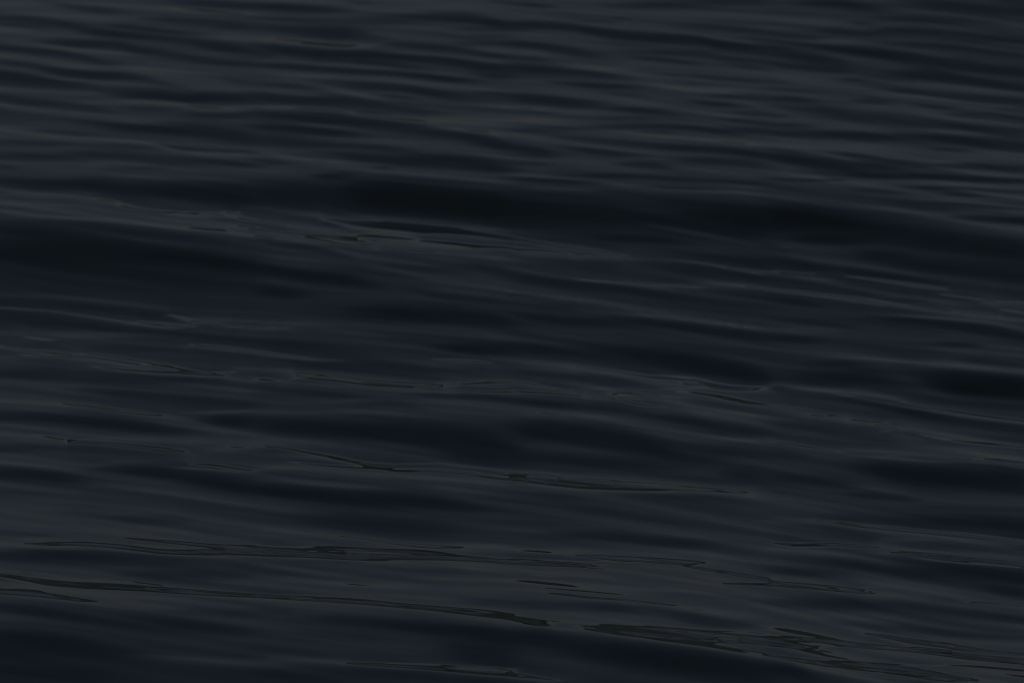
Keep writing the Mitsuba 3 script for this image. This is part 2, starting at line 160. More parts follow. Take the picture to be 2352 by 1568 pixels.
2,84,104 521,17061,33,32,29 550,17061,32,31,29 574,17056,32,31,29 626,17041,31,32,29 679,17037,36,40,29 732,17042,41,46,29
2,49,49 14,17085,27,27,24 75,17061,25,26,24 136,17033,31,31,24
2,106,106 198,16981,27,27,26 251,16963,25,26,26 304,16954,26,28,26 331,16948,28,30,26 357,16939,26,28,26 410,16914,25,26,26 462,16892,26,26,26
2,84,103 518,16960,34,34,32 547,16955,33,34,32 570,16950,32,34,32 622,16940,34,36,32 675,16928,37,42,31 727,16917,35,44,31
2,223,103 -33,16869,32,31,26 25,16843,27,28,26 83,16829,25,27,26 141,16814,30,32,28 171,16812,34,35,28 200,16813,35,36,30 258,16820,38,40,34 316,16834,36,38,34 343,16836,35,37,34 374,16835,37,39,34 432,16829,38,40,34 457,16825,38,41,34 490,16815,41,45,38 547,16794,47,49,45 570,16795,49,52,49 606,16802,50,54,49 664,16807,53,58,50 722,16809,51,64,51
2,60,60 295,16786,30,25,31 345,16777,29,27,31 395,16766,31,30,31 445,16755,37,34,31
2,102,77 -51,16776,29,30,23 -3,16766,25,26,23 44,16759,22,23,23 92,16755,24,24,23 140,16750,28,27,23
2,218,100 33,16706,46,43,31 95,16686,42,43,30 127,16675,39,41,30 157,16662,44,47,30 219,16629,52,59,30 280,16594,56,64,33 342,16563,60,67,36 403,16537,57,63,38 464,16522,59,65,38 525,16516,62,73,38 586,16496,66,78,42 647,16466,73,78,48 707,16437,69,70,49
2,125,125 88,16565,44,47,35 141,16542,41,46,35 193,16506,47,57,35 245,16470,57,70,35 297,16438,59,69,35 348,16412,61,64,35 400,16393,59,61,34
2,101,82 -51,16564,65,67,50 1,16517,67,71,49 52,16469,66,69,49 103,16433,61,60,43 126,16418,59,57,41 153,16397,64,62,40
2,100,75 -50,16332,31,35,23 -3,16326,36,39,23 43,16324,35,37,23 90,16309,37,38,23 136,16290,40,41,23
2,87,87 223,16324,39,41,40 250,16321,37,40,40 278,16316,37,42,40 333,16305,43,47,40 387,16281,48,51,40 415,16269,56,57,40 441,16261,60,60,40
2,133,100 371,16366,50,54,37 427,16374,49,50,37 482,16378,48,50,37 538,16383,52,54,37 594,16380,57,57,37 648,16363,66,62,37 703,16354,75,59,37
2,110,110 -56,18486,40,43,-6 9,18469,40,41,-6 74,18441,37,39,-6 139,18411,33,34,-6 203,18377,36,35,-6 268,18340,41,42,-7 332,18303,45,47,-7 396,18268,47,51,-7 460,18247,44,47,-7 523,18225,40,42,-7 585,18154,37,39,-7 614,18124,35,37,-8 648,18101,37,39,-8 710,18068,34,36,-8 773,18029,33,35,-8
2,163,163 170,18595,66,66,-4 239,18578,69,69,-4 308,18566,76,78,-4 376,18548,85,85,-4 407,18531,88,89,-4 444,18501,86,87,-4 511,18426,73,81,-4 578,18365,60,73,-5
2,110,153 -56,18253,44,41,-3 9,18216,49,46,-3 73,18173,50,52,-3 137,18132,50,51,-4 201,18104,48,48,-4 264,18083,45,45,-4 328,18050,43,43,-4
2,108,81 -55,17910,39,52,-14 -4,17919,49,52,-14 47,17926,58,54,-14 98,17880,54,53,-14 148,17706,39,52,-15
2,144,144 77,17773,42,43,-22 137,17750,49,55,-23 196,17724,65,69,-23 255,17706,78,77,-23 315,17734,71,69,-23 375,17790,58,57,-23 436,17829,52,42,-22
2,186,186 212,17691,44,50,-19 271,17622,40,45,-19 329,17572,57,58,-20 387,17525,76,76,-20 443,17440,86,87,-20 500,17382,94,97,-21 559,17389,85,88,-21 618,17407,74,74,-21 677,17423,69,67,-20
2,104,226 -53,17500,45,41,-14 11,17454,46,45,-15 76,17412,48,47,-15 140,17379,49,49,-15 204,17341,48,47,-15 267,17269,47,44,-15 292,17233,48,47,-16 329,17186,48,48,-16 391,17127,44,46,-16 454,17106,38,37,-16 493,17097,36,35,-16 517,17091,36,36,-16 579,17062,32,33,-16
2,105,65 -52,17156,45,42,-18 2,17147,48,47,-18 56,17140,45,44,-18 109,17131,39,37,-18
2,103,104 -52,16986,77,70,-26 0,16969,77,74,-26 52,16960,79,77,-26 104,16951,73,72,-26 156,16926,57,57,-26 208,16899,49,50,-27
2,220,101 17,16756,32,31,-21 75,16749,31,30,-22 134,16742,37,37,-22 192,16727,48,48,-22 250,16708,57,59,-22 309,16692,65,66,-22 367,16681,72,71,-22 425,16660,69,70,-22 482,16641,69,70,-22 508,16636,69,71,-22 540,16631,71,74,-22 598,16622,74,78,-22 656,16609,69,76,-22 713,16590,69,80,-23
2,101,218 -51,16619,25,33,-12 10,16611,34,35,-12 71,16600,36,35,-12 132,16589,33,33,-13 193,16560,33,33,-13 225,16540,33,33,-13 253,16520,34,34,-13 313,16477,36,36,-13 374,16460,33,31,-13 434,16443,27,26,-13 493,16421,23,25,-13
2,162,162 7,16398,31,30,-14 64,16392,31,27,-14 122,16372,35,33,-14 180,16364,40,40,-14 237,16372,39,38,-14 295,16371,35,33,-14 353,16373,32,32,-14 411,16390,30,31,-14
2,75,75 441,17103,31,32,-12 464,17087,31,31,-12 503,17054,35,36,-12 566,17021,39,37,-13 606,17015,32,27,-13 629,17010,31,26,-13
2,75,75 408,16913,24,24,-11 430,16904,25,25,-11 470,16892,28,28,-11 533,16881,32,33,-11 573,16880,34,35,-11 596,16879,33,35,-11
2,155,155 743,18718,55,53,48 809,18710,57,56,49 875,18703,59,57,54 940,18689,63,63,59 1004,18636,67,65,64 1067,18594,58,58,60 1131,18560,58,58,58
2,181,0 1065,18716,75,78,64 1129,18683,73,71,64 1193,18652,71,68,64 1257,18628,72,70,64 1321,18608,71,69,64 1386,18600,70,67,64 1452,18607,73,72,63 1480,18610,75,74,63 1518,18610,78,83,63
2,60,0 1378,18733,34,34,49 1428,18733,35,34,49 1478,18733,41,41,49 1528,18743,44,46,48
2,189,189 973,18451,44,48,49 1040,18442,45,44,49 1107,18431,52,48,49 1175,18431,59,58,49 1242,18431,60,59,49 1310,18427,57,57,49 1377,18423,56,56,48 1445,18426,58,57,48
2,31,31 957,18438,36,35,36 996,18395,36,36,36 1035,18350,44,46,36
2,239,0 701,18294,32,35,33 766,18275,35,36,33 804,18268,34,35,33 832,18264,37,38,34 898,18266,41,42,37 963,18249,40,40,38 1003,18239,39,38,38 1029,18250,42,41,42 1067,18272,46,45,49 1095,18269,51,50,53 1128,18266,58,57,58 1161,18263,60,59,57 1226,18249,64,63,56 1251,18243,65,64,56 1290,18228,66,65,57 1354,18204,69,65,60 1419,18189,77,67,61 1447,18183,79,69,61 1483,18173,74,77,61
2,110,117 670,18227,48,44,40 728,18197,44,43,40 786,18173,40,39,40 815,18166,39,39,40 845,18163,36,36,40 904,18166,36,32,40 963,18158,33,32,40
2,107,0 667,18154,34,33,35 728,18112,34,33,34 789,18073,35,36,32 850,18034,42,42,38 885,18012,45,46,45 910,18001,50,50,48 971,17982,61,61,58 1032,17946,72,69,62 1063,17923,77,74,64 1091,17905,78,78,64 1151,17870,81,82,63 1211,17838,79,77,60 1271,17817,76,75,60 1331,17800,73,73,61 1392,17794,76,75,61 1418,17794,77,77,61 1454,17792,77,84,61
2,218,0 923,18069,34,40,37 985,18076,35,37,37 1046,18076,41,41,42 1108,18078,47,46,47 1169,18078,53,52,52 1230,18066,59,59,58 1289,18040,57,56,58 1349,18012,53,52,55 1408,17993,52,52,49 1432,17988,53,52,48 1469,17983,54,57,48
2,106,134 663,18039,70,98,57 719,17991,77,82,57 774,17936,80,81,56 830,17890,76,78,56 863,17866,74,76,56 886,17852,67,69,52 941,17822,54,56,45 997,17795,55,56,44
2,107,148 657,17858,42,42,46 718,17820,43,41,46 780,17784,46,45,45 842,17764,47,46,45 904,17743,45,45,45 965,17724,40,42,45 1028,17717,36,41,45
2,220,0 888,17690,54,44,46 949,17672,50,46,46 1010,17670,61,59,52 1073,17684,73,72,59 1137,17714,80,79,59 1199,17712,86,87,61 1259,17681,90,96,62 1318,17640,88,90,59 1377,17606,93,86,58 1402,17593,96,85,58 1436,17571,95,92,58
2,63,63 1179,17912,28,33,47 1232,17905,32,34,47 1285,17896,36,39,47 1337,17885,41,47,47
2,39,39 884,17611,29,28,32 932,17601,25,24,32 981,17596,30,29,32
2,105,65 647,17578,27,31,27 701,17547,28,29,26 755,17515,27,29,26 809,17496,29,30,26
2,105,106 642,17452,43,41,26 695,17431,37,37,26 748,17409,33,34,26 800,17397,31,32,26 854,17392,32,33,26 907,17384,34,35,26
2,210,0 900,17461,31,32,44 959,17454,30,30,44 1018,17462,38,37,47 1052,17469,45,41,50 1076,17465,50,43,48 1133,17435,62,50,44 1190,17413,66,55,43 1248,17402,64,61,43 1307,17410,64,66,43 1366,17422,67,74,43 1390,17427,68,78,43 1426,17435,68,78,43
2,104,91 636,17283,45,41,45 694,17273,42,42,45 751,17264,43,44,45 776,17258,45,47,44 808,17244,39,41,44 833,17232,35,36,44 864,17220,38,38,44
2,62,62 889,17263,38,38,46 941,17274,40,39,46 993,17284,46,47,46 1045,17284,42,42,46
2,103,0 633,17196,43,45,30 692,17169,40,40,30 750,17144,40,42,32 808,17125,54,55,36 866,17087,57,58,41 923,17051,56,58,45 982,17040,56,58,46 1039,17007,56,57,47 1096,16984,59,57,46 1155,16989,59,58,42 1215,16996,56,58,41 1274,17003,55,57,41 1333,17000,55,57,41 1357,16997,55,57,41 1391,16993,54,59,41
2,61,61 1066,17286,31,31,33 1117,17275,26,27,33 1168,17259,28,29,33 1218,17244,34,36,32
2,115,0 1115,17150,40,40,41 1150,17160,39,37,41 1173,17164,38,37,41 1232,17174,39,40,41 1290,17181,44,45,41 1346,17161,46,47,40 1369,17152,46,47,40 1403,17141,46,49,40
2,104,51 627,17029,31,28,27 691,17022,30,30,27 754,17025,33,33,26
2,103,84 623,16914,44,37,34 675,16907,39,38,34 728,16902,32,34,34 780,16900,31,33,34 803,16900,32,33,34 832,16900,34,35,34
2,103,0 619,16800,50,51,53 677,16794,52,52,52 735,16787,44,46,44 793,16786,42,44,45 851,16791,44,46,50 910,16798,50,52,55 969,16813,56,63,59 1028,16831,61,80,60 1087,16836,67,90,60 1145,16827,74,92,60 1203,16833,78,86,60 1262,16839,77,81,60 1319,16823,77,79,59 1343,16813,78,79,58 1375,16794,82,89,58
2,49,49 846,16718,23,21,30 907,16734,22,20,30 968,16754,25,21,30
2,72,72 1065,16695,23,22,38 1125,16708,21,22,38 1184,16723,27,27,38 1244,16741,38,32,38
2,81,81 790,16524,28,27,32 814,16521,25,25,32 840,16518,25,27,32 891,16510,28,31,32 941,16491,27,31,32 967,16484,26,31,32 991,16478,25,30,32
2,100,191 608,16498,85,116,44 667,16468,88,98,45 726,16429,89,97,53 783,16374,93,99,54 843,16367,84,103,53 903,16378,78,91,52 963,16389,73,79,52 1024,16405,75,71,52 1085,16419,82,76,52
2,190,0 877,16463,36,31,44 936,16461,29,29,43 995,16464,33,36,43 1054,16467,37,49,43 1114,16473,43,55,43 1174,16486,44,49,43 1234,16495,45,48,43 1293,16500,47,50,43 1319,16502,48,51,43 1353,16503,50,55,43
2,49,0 1293,17287,32,31,33 1354,17295,31,31,32 1380,17298,33,33,32 1415,17301,32,33,32
2,111,126 678,18472,86,86,-2 741,18438,84,84,-2 803,18398,80,81,-2 840,18391,78,78,-2 866,18394,74,75,-2 930,18401,64,64,-2 993,18399,54,53,-2
2,57,57 841,18106,44,43,-8 889,18119,53,51,-8 937,18133,58,58,-8 985,18145,58,57,-8
2,57,57 1009,18382,27,27,6 1056,18370,33,33,6 1104,18362,37,36,6 1151,18361,37,36,6
2,104,139 651,17702,106,92,-10 709,17653,103,101,-10 767,17610,104,107,-10 825,17576,102,102,-10 849,17563,99,99,-10 882,17545,89,88,-10 940,17516,74,71,-11 998,17489,63,69,-11
2,168,168 907,17396,34,35,-5 968,17392,37,37,-5 1030,17410,42,39,-5 1092,17414,46,41,-5 1151,17381,49,44,-5 1210,17350,51,44,-6 1269,17318,53,46,-6 1328,17286,48,45,-6
2,196,196 774,17259,22,23,-3 835,17231,29,29,-4 897,17209,37,36,-4 920,17207,40,39,-4 959,17208,43,40,-4 1021,17200,43,42,-4 1082,17172,42,42,-4 1142,17129,40,39,-4 1203,17100,36,34,-5 1263,17071,32,35,-5
2,212,212 786,16982,44,45,-9 844,16957,43,43,-9 902,16928,47,47,-9 959,16907,48,50,-9 990,16903,48,51,-9 1018,16904,48,50,-10 1077,16906,49,48,-10 1136,16909,50,50,-10 1196,16918,43,43,-10 1256,16932,36,36,-10 1316,16945,38,35,-10
2,102,221 614,16661,77,70,-18 675,16640,71,71,-18 735,16616,73,74,-19 796,16622,71,71,-19 858,16639,72,71,-19 891,16652,75,70,-19 921,16658,74,69,-19 981,16641,66,64,-19 1042,16634,58,57,-19 1104,16649,47,44,-19 1166,16661,47,42,-19
2,86,86 718,16541,18,20,-21 744,16523,18,19,-21 772,16506,21,21,-21 826,16477,25,23,-21 880,16444,23,23,-21 907,16426,20,21,-22 933,16411,18,19,-22
2,105,105 966,16537,33,35,-15 1017,16520,33,36,-15 1068,16505,36,38,-16 1121,16527,38,39,-16 1175,16549,34,37,-16 1228,16568,32,35,-16
2,88,0 1149,16645,51,48,-5 1174,16653,52,48,-5 1204,16660,54,51,-5 1258,16675,59,58,-5 1314,16691,64,60,-5 1368,16699,59,51,-5
2,171,0 1003,17579,31,30,2 1065,17582,33,31,2 1127,17577,42,41,2 1188,17564,49,48,2 1249,17546,51,49,2 1309,17528,51,49,1 1370,17512,51,49,1 1396,17506,50,48,1 1431,17497,47,44,1
2,71,0 1301,18140,30,28,10 1360,18124,35,34,10 1419,18113,41,39,10 1478,18107,39,35,10
2,62,62 938,17939,21,19,16 990,17907,23,22,16 1041,17867,28,27,16 1092,17827,31,28,15
2,129,0 1123,17840,21,19,20 1176,17796,22,21,20 1228,17753,25,26,20 1282,17724,27,28,19 1336,17705,29,29,19 1390,17691,31,31,19 1445,17679,30,30,19
2,59,59 935,16753,26,23,-7 984,16740,32,29,-7 1034,16725,36,34,-7 1083,16709,36,34,-8
2,0,79 -1327,16190,39,39,-1 -1278,16176,37,39,-2 -1229,16162,34,37,-2 -1180,16148,33,36,-2 -1153,16140,31,35,-2 -1131,16133,30,35,-2
2,216,99 -1247,16202,31,30,-18 -1186,16182,31,32,-18 -1155,16171,32,33,-18 -1126,16161,32,34,-18 -1066,16140,31,34,-19 -1043,16137,31,34,-19 -1007,16136,32,34,-19 -948,16134,31,34,-19 -889,16130,29,32,-19 -830,16127,28,30,-19 -771,16128,27,29,-19 -741,16129,27,29,-19 -713,16131,27,29,-19 -654,16136,26,29,-19 -596,16136,25,27,-19
2,0,99 -1319,16091,71,77,41 -1286,16084,65,67,41 -1262,16074,67,67,43 -1204,16043,71,69,50 -1173,16035,72,71,54 -1148,16034,73,72,54 -1092,16032,74,75,55 -1064,16032,75,76,56 -1036,16027,79,83,56 -979,15995,92,94,56 -952,15987,98,101,56 -923,15987,100,104,57 -868,15991,101,106,61 -813,15997,102,108,66 -757,15996,109,116,71 -701,15991,114,123,77 -646,15981,134,134,83 -590,15979,137,128,84
2,0,168 -1308,15945,67,64,-22 -1275,15941,70,69,-22 -1248,15934,69,67,-22 -1189,15917,61,59,-22 -1129,15905,57,57,-22 -1070,15890,56,54,-22 -1009,15848,50,58,-22 -949,15815,44,34,-23 -888,15770,44,33,-23
2,0,98 -1296,15799,87,85,-22 -1263,15780,90,91,-22 -1239,15765,93,94,-22 -1182,15734,96,98,-23 -1151,15722,98,99,-23 -1126,15715,96,98,-23 -1071,15705,93,89,-23 -1042,15697,91,86,-23 -1015,15682,86,84,-23 -958,15647,81,77,-23 -932,15635,78,73,-23 -903,15628,77,72,-24 -848,15619,76,72,-24 -825,15613,76,71,-24 -794,15605,78,71,-24 -739,15598,89,72,-24 -718,15595,92,72,-24 -684,15586,85,76,-24 -630,15580,88,80,-24 -576,15578,96,65,-24
2,0,95 -1258,15308,189,219,81 -1226,15301,179,197,81 -1204,15297,177,191,80 -1150,15287,178,186,80 -1096,15276,181,187,80 -1042,15265,185,193,80 -988,15253,190,200,80 -962,15245,193,203,80 -934,15235,196,206,76 -880,15211,205,211,70 -826,15189,213,213,65 -773,15172,208,204,61 -719,15153,205,197,58 -698,15143,204,196,56 -665,15125,204,196,56 -611,15088,204,203,56 -557,15051,203,220,56
2,0,97 -1293,15572,27,30,31 -1259,15544,28,28,31 -1234,15524,27,28,31 -1177,15497,26,27,31 -1121,15480,28,29,30 -1066,15467,32,34,30 -1010,15453,37,38,30 -954,15430,41,42,30 -897,15401,45,47,29 -841,15373,50,52,29 -786,15349,49,51,29 -730,15328,49,50,29 -705,15318,49,51,29 -675,15303,49,51,29 -620,15279,49,51,28 -565,15259,56,52,28
2,176,95 -998,15281,28,29,92 -943,15269,28,29,92 -888,15258,35,36,92 -858,15252,40,41,92 -834,15248,41,42,92 -779,15235,44,46,92 -724,15210,45,47,91 -669,15175,47,49,91 -614,15131,50,52,91 -558,15085,53,52,90
2,0,122 -1264,15387,66,73,63 -1213,15392,58,61,63 -1163,15402,49,51,63 -1113,15406,42,44,63 -1061,15399,37,39,63 -1010,15387,33,35,63 -958,15379,33,36,63
2,0,202 -1225,14882,37,37,4 -1195,14887,39,39,4 -1172,14889,39,39,4 -1118,14890,36,36,4 -1064,14885,34,34,4 -1010,14873,34,34,3 -955,14854,35,34,3 -900,14830,34,33,3 -845,14801,32,31,3 -790,14775,29,28,3 -735,14739,32,29,2 -704,14712,35,31,2 -680,14688,37,33,2 -625,14638,35,34,2
2,0,156 -1219,14811,29,29,29 -1189,14815,29,29,28 -1165,14816,31,31,28 -1110,14817,33,33,28 -1055,14810,36,36,28 -999,14786,35,35,28 -943,14751,33,33,28 -885,14703,27,26,27 -829,14663,39,26,27
2,0,167 -1210,14696,44,44,28 -1179,14688,43,43,28 -1158,14683,45,45,28 -1106,14668,50,50,27 -1054,14652,56,56,27 -1002,14635,57,57,27 -950,14617,58,60,27 -897,14587,54,56,27 -844,14544,48,52,26 -792,14505,47,51,26
2,0,151 -1196,14515,50,48,-18 -1166,14512,52,51,-18 -1142,14510,53,52,-18 -1088,14509,62,50,-18 -1035,14505,54,52,-18 -981,14503,52,51,-18 -927,14503,48,47,-18 -874,14497,43,42,-18 -819,14485,39,39,-18
2,105,93 -804,14742,25,25,-16 -751,14724,41,29,-16 -698,14682,62,46,-16 -677,14665,58,53,-16 -645,14646,56,57,-16 -593,14618,63,61,-16 -541,14593,72,62,-16
2,71,71 -878,15713,21,28,-33 -857,15715,22,28,-33 -819,15721,34,44,-33 -760,15714,35,42,-33 -722,15701,28,33,-34 -701,15693,26,29,-34
2,0,202 -1216,14769,16,15,-25 -1186,14767,18,18,-26 -1163,14766,19,18,-26 -1110,14761,19,18,-26 -1084,14756,19,18,-26 -1056,14747,19,18,-26 -1002,14719,19,19,-26 -980,14706,20,19,-26 -947,14687,20,19,-26 -892,14649,21,20,-27 -837,14591,21,25,-27 -782,14537,20,22,-27 -728,14502,19,19,-27 -675,14472,19,19,-28
2,29,29 -1262,15877,13,13,5 -1226,15851,14,15,5 -1191,15827,19,19,5
2,47,47 -1166,15848,28,29,2 -1108,15840,30,31,2 -1048,15785,21,21,2
2,0,24 -1309,15955,17,18,3 -1275,15941,18,18,3 -1249,15925,17,17,2
2,0,51 -1290,15717,21,22,-1 -1247,15705,22,21,-1 -1205,15695,19,20,-1 -1163,15691,20,20,-1
2,50,50 -1128,15753,17,17,-1 -1086,15739,16,17,-1 -1044,15725,18,18,-1 -1002,15717,21,20,-2
2,98,98 -689,16012,93,108,74 -632,16008,100,109,74 -575,16004,107,112,72 -519,16003,117,120,71 -462,16019,123,130,72 -406,16035,124,132,86 -349,16042,122,134,122 -292,16032,119,134,129 -235,16002,120,136,128 -178,15967,121,137,128 -121,15929,125,141,128 -64,15888,129,144,128 -8,15845,141,153,128 48,15807,144,154,127
2,58,58 -527,16173,50,56,54 -479,16189,44,48,54 -430,16201,45,50,54 -382,16207,51,62,54
2,170,99 -377,16265,35,38,-16 -323,16246,36,39,-17 -270,16222,35,37,-17 -216,16197,36,36,-17 -163,16168,35,36,-17 -109,16139,36,36,-17 -56,16110,38,38,-17 -4,16081,35,34,-17 49,16053,33,31,-17
2,183,99 -408,16203,23,24,24 -350,16180,23,25,24 -292,16153,24,25,23 -235,16121,26,27,23 -206,16105,27,28,23 -178,16090,27,28,23 -121,16059,28,29,23 -64,16031,30,31,23 -7,16008,29,32,23 49,15984,30,34,23
2,97,97 -680,15778,55,47,6 -624,15791,34,33,6 -569,15802,37,36,6 -513,15813,40,38,6 -458,15839,39,36,6 -402,15865,36,32,6 -346,15881,36,31,6 -289,15866,36,31,6 -233,15834,36,31,6 -176,15800,36,31,6 -120,15763,37,32,6 -94,15745,37,32,5 -63,15723,37,33,5 -8,15674,35,31,5 48,15630,35,30,5
2,98,136 -678,15746,42,37,-23 -622,15730,50,32,-24 -565,15701,66,50,-24 -508,15665,62,61,-24 -451,15625,63,61,-24 -395,15577,66,52,-25 -337,15499,53,81,-25
2,166,166 -403,15346,31,43,-29 -353,15388,37,34,-29 -301,15417,65,64,-29 -276,15427,71,79,-29 -249,15428,71,80,-29 -197,15413,72,88,-29 -145,15396,68,86,-30 -118,15385,63,84,-30 -93,15369,56,78,-30 -41,15338,48,45,-30 11,15305,45,47,-30
2,96,184 -670,15555,51,55,-24 -612,15517,54,61,-25 -554,15478,55,59,-25 -495,15401,45,52,-25 -458,15347,37,45,-26 -437,15320,37,44,-26 -379,15259,42,43,-26 -351,15238,42,42,-26 -323,15221,38,38,-26 -266,15188,32,33,-27 -210,15158,30,32,-27
2,113,94 -235,15302,28,41,-18 -178,15292,31,36,-18 -122,15282,38,38,-18 -91,15276,42,42,-18 -66,15272,43,43,-18 -9,15264,42,42,-18 47,15248,36,38,-19
2,112,112 -623,15371,31,32,33 -589,15367,31,31,32 -567,15363,33,33,32 -512,15344,39,41,32 -483,15326,42,45,32 -455,15298,42,45,32 -398,15220,44,48,31 -376,15192,45,49,31 -342,15157,46,48,31
2,95,181 -660,15298,26,27,15 -603,15286,27,28,15 -547,15277,29,29,15 -490,15246,29,29,15 -433,15189,29,29,15 -401,15148,28,28,14 -376,15111,28,28,14 -319,15030,29,30,14 -263,14983,28,28,13 -207,14932,28,29,13
2,123,123 -361,15179,31,33,31 -309,15156,33,35,31 -258,15128,40,43,31 -206,15108,46,51,31 -155,15098,46,47,30 -104,15093,48,48,30 -53,15090,48,43,30
2,96,96 -380,15249,30,33,-10 -332,15229,32,31,-10 -283,15202,32,32,-10 -235,15175,31,32,-10 -187,15151,27,29,-10 -139,15130,25,27,-11
2,76,93 -143,15217,46,48,35 -117,15191,43,45,35 -95,15172,44,45,35 -48,15130,50,51,34 -1,15088,56,61,34 46,15048,54,56,34
2,94,167 -654,15157,43,43,74 -601,15121,46,48,73 -548,15083,49,51,73 -496,15052,52,54,73 -444,15029,50,53,73 -392,14997,51,53,71 -339,14948,52,53,60 -287,14895,54,54,51 -236,14850,57,53,51
2,94,82 -646,14969,61,58,63 -595,14934,57,58,63 -543,14904,53,55,63 -492,14878,57,59,62 -470,14865,61,63,62 -442,14849,64,66,62
2,196,91 -460,14743,63,64,70 -409,14722,60,62,70 -358,14703,59,61,70 -307,14685,60,62,70 -257,14670,64,65,70 -206,14661,66,68,70 -156,14655,67,69,70 -106,14646,66,71,70 -55,14622,63,66,70 -5,14593,65,66,69 45,14575,73,68,69
2,146,92 -319,14965,30,33,37 -266,14919,33,34,37 -213,14868,35,36,37 -161,14823,39,39,36 -139,14810,40,41,36 -109,14799,41,42,36 -58,14789,44,45,36 -6,14785,48,49,36 45,14777,48,50,36
2,159,93 -353,15162,22,22,-14 -302,15112,22,21,-15 -251,15057,28,27,-15 -201,15004,35,35,-15 -151,14970,38,38,-16 -102,14945,39,39,-16 -52,14924,43,43,-16 -3,14909,48,47,-16 46,14891,50,50,-17
2,85,90 -168,14719,20,22,15 -138,14717,21,23,14 -115,14715,24,25,14 -61,14714,29,30,14 -8,14720,32,32,14 45,14725,32,32,14
2,90,172 -631,14595,65,68,-16 -577,14588,64,66,-16 -524,14585,69,61,-16 -470,14571,57,57,-16 -415,14534,52,52,-17 -385,14514,49,49,-17 -361,14501,49,49,-17 -307,14471,46,46,-17 -254,14441,42,43,-17 -201,14411,41,41,-18
2,90,90 -627,14505,25,25,16 -582,14495,25,26,16 -537,14481,25,25,16 -492,14474,25,25,16 -447,14467,25,25,16 -402,14462,25,27,16
2,62,62 -492,15502,16,18,-29 -439,15455,19,18,-29 -387,15410,16,18,-29 -335,15373,16,17,-29
2,98,98 -50,16215,30,27,-21 8,16177,34,33,-21 65,16146,33,37,-21 122,16119,29,32,-21 179,16093,26,31,-21 236,16067,31,31,-21 292,16031,32,33,-21 348,16010,30,26,-22 405,15991,29,26,-22 435,15985,28,26,-22 461,15983,29,27,-22 518,15981,32,31,-22 544,15979,33,33,-22 574,15976,33,34,-22 631,15972,32,33,-22 688,15970,33,32,-22
2,98,131 -49,16153,35,32,37 5,16123,28,29,37 60,16099,26,28,37 114,16084,26,29,37 137,16079,27,29,37 169,16074,24,27,37 223,16071,24,25,37 277,16073,26,25,37
2,214,98 48,16163,27,27,41 107,16157,24,23,41 137,16153,22,22,41 166,16151,22,23,41 225,16155,24,26,41 283,16162,28,31,41 342,16157,30,33,41 401,16134,29,32,41 459,16122,28,31,41 518,16118,27,30,41 576,16115,26,29,40 635,16107,27,30,40 693,16093,28,34,40
2,130,130 261,16025,15,16,23 315,16028,16,16,23 369,16028,15,15,23 422,16025,15,16,23 476,16024,17,18,23 530,16026,22,22,23 585,16032,25,24,23
2,115,115 -8,16029,17,18,-15 27,16020,18,19,-15 50,16015,19,20,-16 107,16002,22,23,-16 165,15990,24,25,-16 190,15987,25,25,-16 222,15988,21,22,-16 245,15991,19,20,-16 280,15998,20,21,-16
2,97,97 -49,15872,127,135,128 8,15835,134,144,123 64,15798,136,145,98 120,15773,141,151,82 175,15759,149,162,79 231,15751,154,169,78 287,15746,152,168,78 343,15746,152,166,78 399,15749,153,156,81 455,15746,143,143,90 482,15743,133,137,95 511,15739,126,135,102 566,15731,120,130,121 622,15729,128,130,134 678,15737,133,117,135
2,85,85 243,15814,26,27,52 269,15807,26,27,52 296,15801,29,30,52 349,15793,34,34,52 402,15785,35,35,52 430,15781,34,35,51 455,15776,33,34,51
2,161,94 264,15721,20,20,18 315,15688,22,21,17 366,15661,30,28,17 417,15639,38,35,17 468,15614,41,38,17 518,15584,40,36,16 568,15552,40,36,16 618,15508,38,35,15 667,15459,38,37,15
2,125,125 148,15575,32,28,76 200,15569,30,28,76 252,15561,33,32,76 305,15554,38,38,76 357,15543,38,38,76 409,15523,37,37,76 461,15510,39,38,75
2,95,206 -48,15701,47,42,20 10,15646,44,38,20 67,15595,41,37,19 124,15558,38,36,19 182,15531,38,35,19 212,15519,37,35,19 238,15506,36,34,19 295,15477,37,35,19 352,15465,32,31,19 409,15458,28,27,19 466,15454,28,28,18
2,94,180 -47,15334,49,46,-14 9,15329,46,48,-14 65,15320,44,49,-14 121,15315,41,51,-14 177,15319,40,45,-14 233,15324,38,48,-14 290,15344,35,33,-14 346,15347,29,28,-14 402,15351,32,26,-14
2,123,123 -11,15219,34,36,24 40,15212,33,33,24 91,15203,37,37,24 143,15196,43,43,24 194,15182,42,42,24 245,15162,41,41,23 296,15147,43,42,23
2,153,93 273,15300,31,36,41 328,15285,29,30,41 382,15263,38,39,40 437,15243,48,49,40 492,15233,48,50,40 547,15219,46,52,40 601,15192,45,49,40 655,15165,46,47,39
2,100,94 412,15415,41,41,53 462,15401,41,40,53 512,15392,44,44,53 563,15387,47,48,53 613,15374,53,53,53 663,15356,57,52,53
2,93,93 -47,15186,28,31,-17 7,15151,30,32,-17 61,15111,27,29,-17 115,15086,24,26,-18 168,15070,29,28,-18 222,15057,31,35,-18 275,15059,32,34,-18 329,15065,38,37,-18 360,15071,41,40,-18 383,15079,46,43,-18 437,15097,54,45,-18 464,15101,51,49,-18 491,15106,52,49,-18 545,15107,54,51,-18 599,15112,65,46,-18 653,15115,69,42,-18
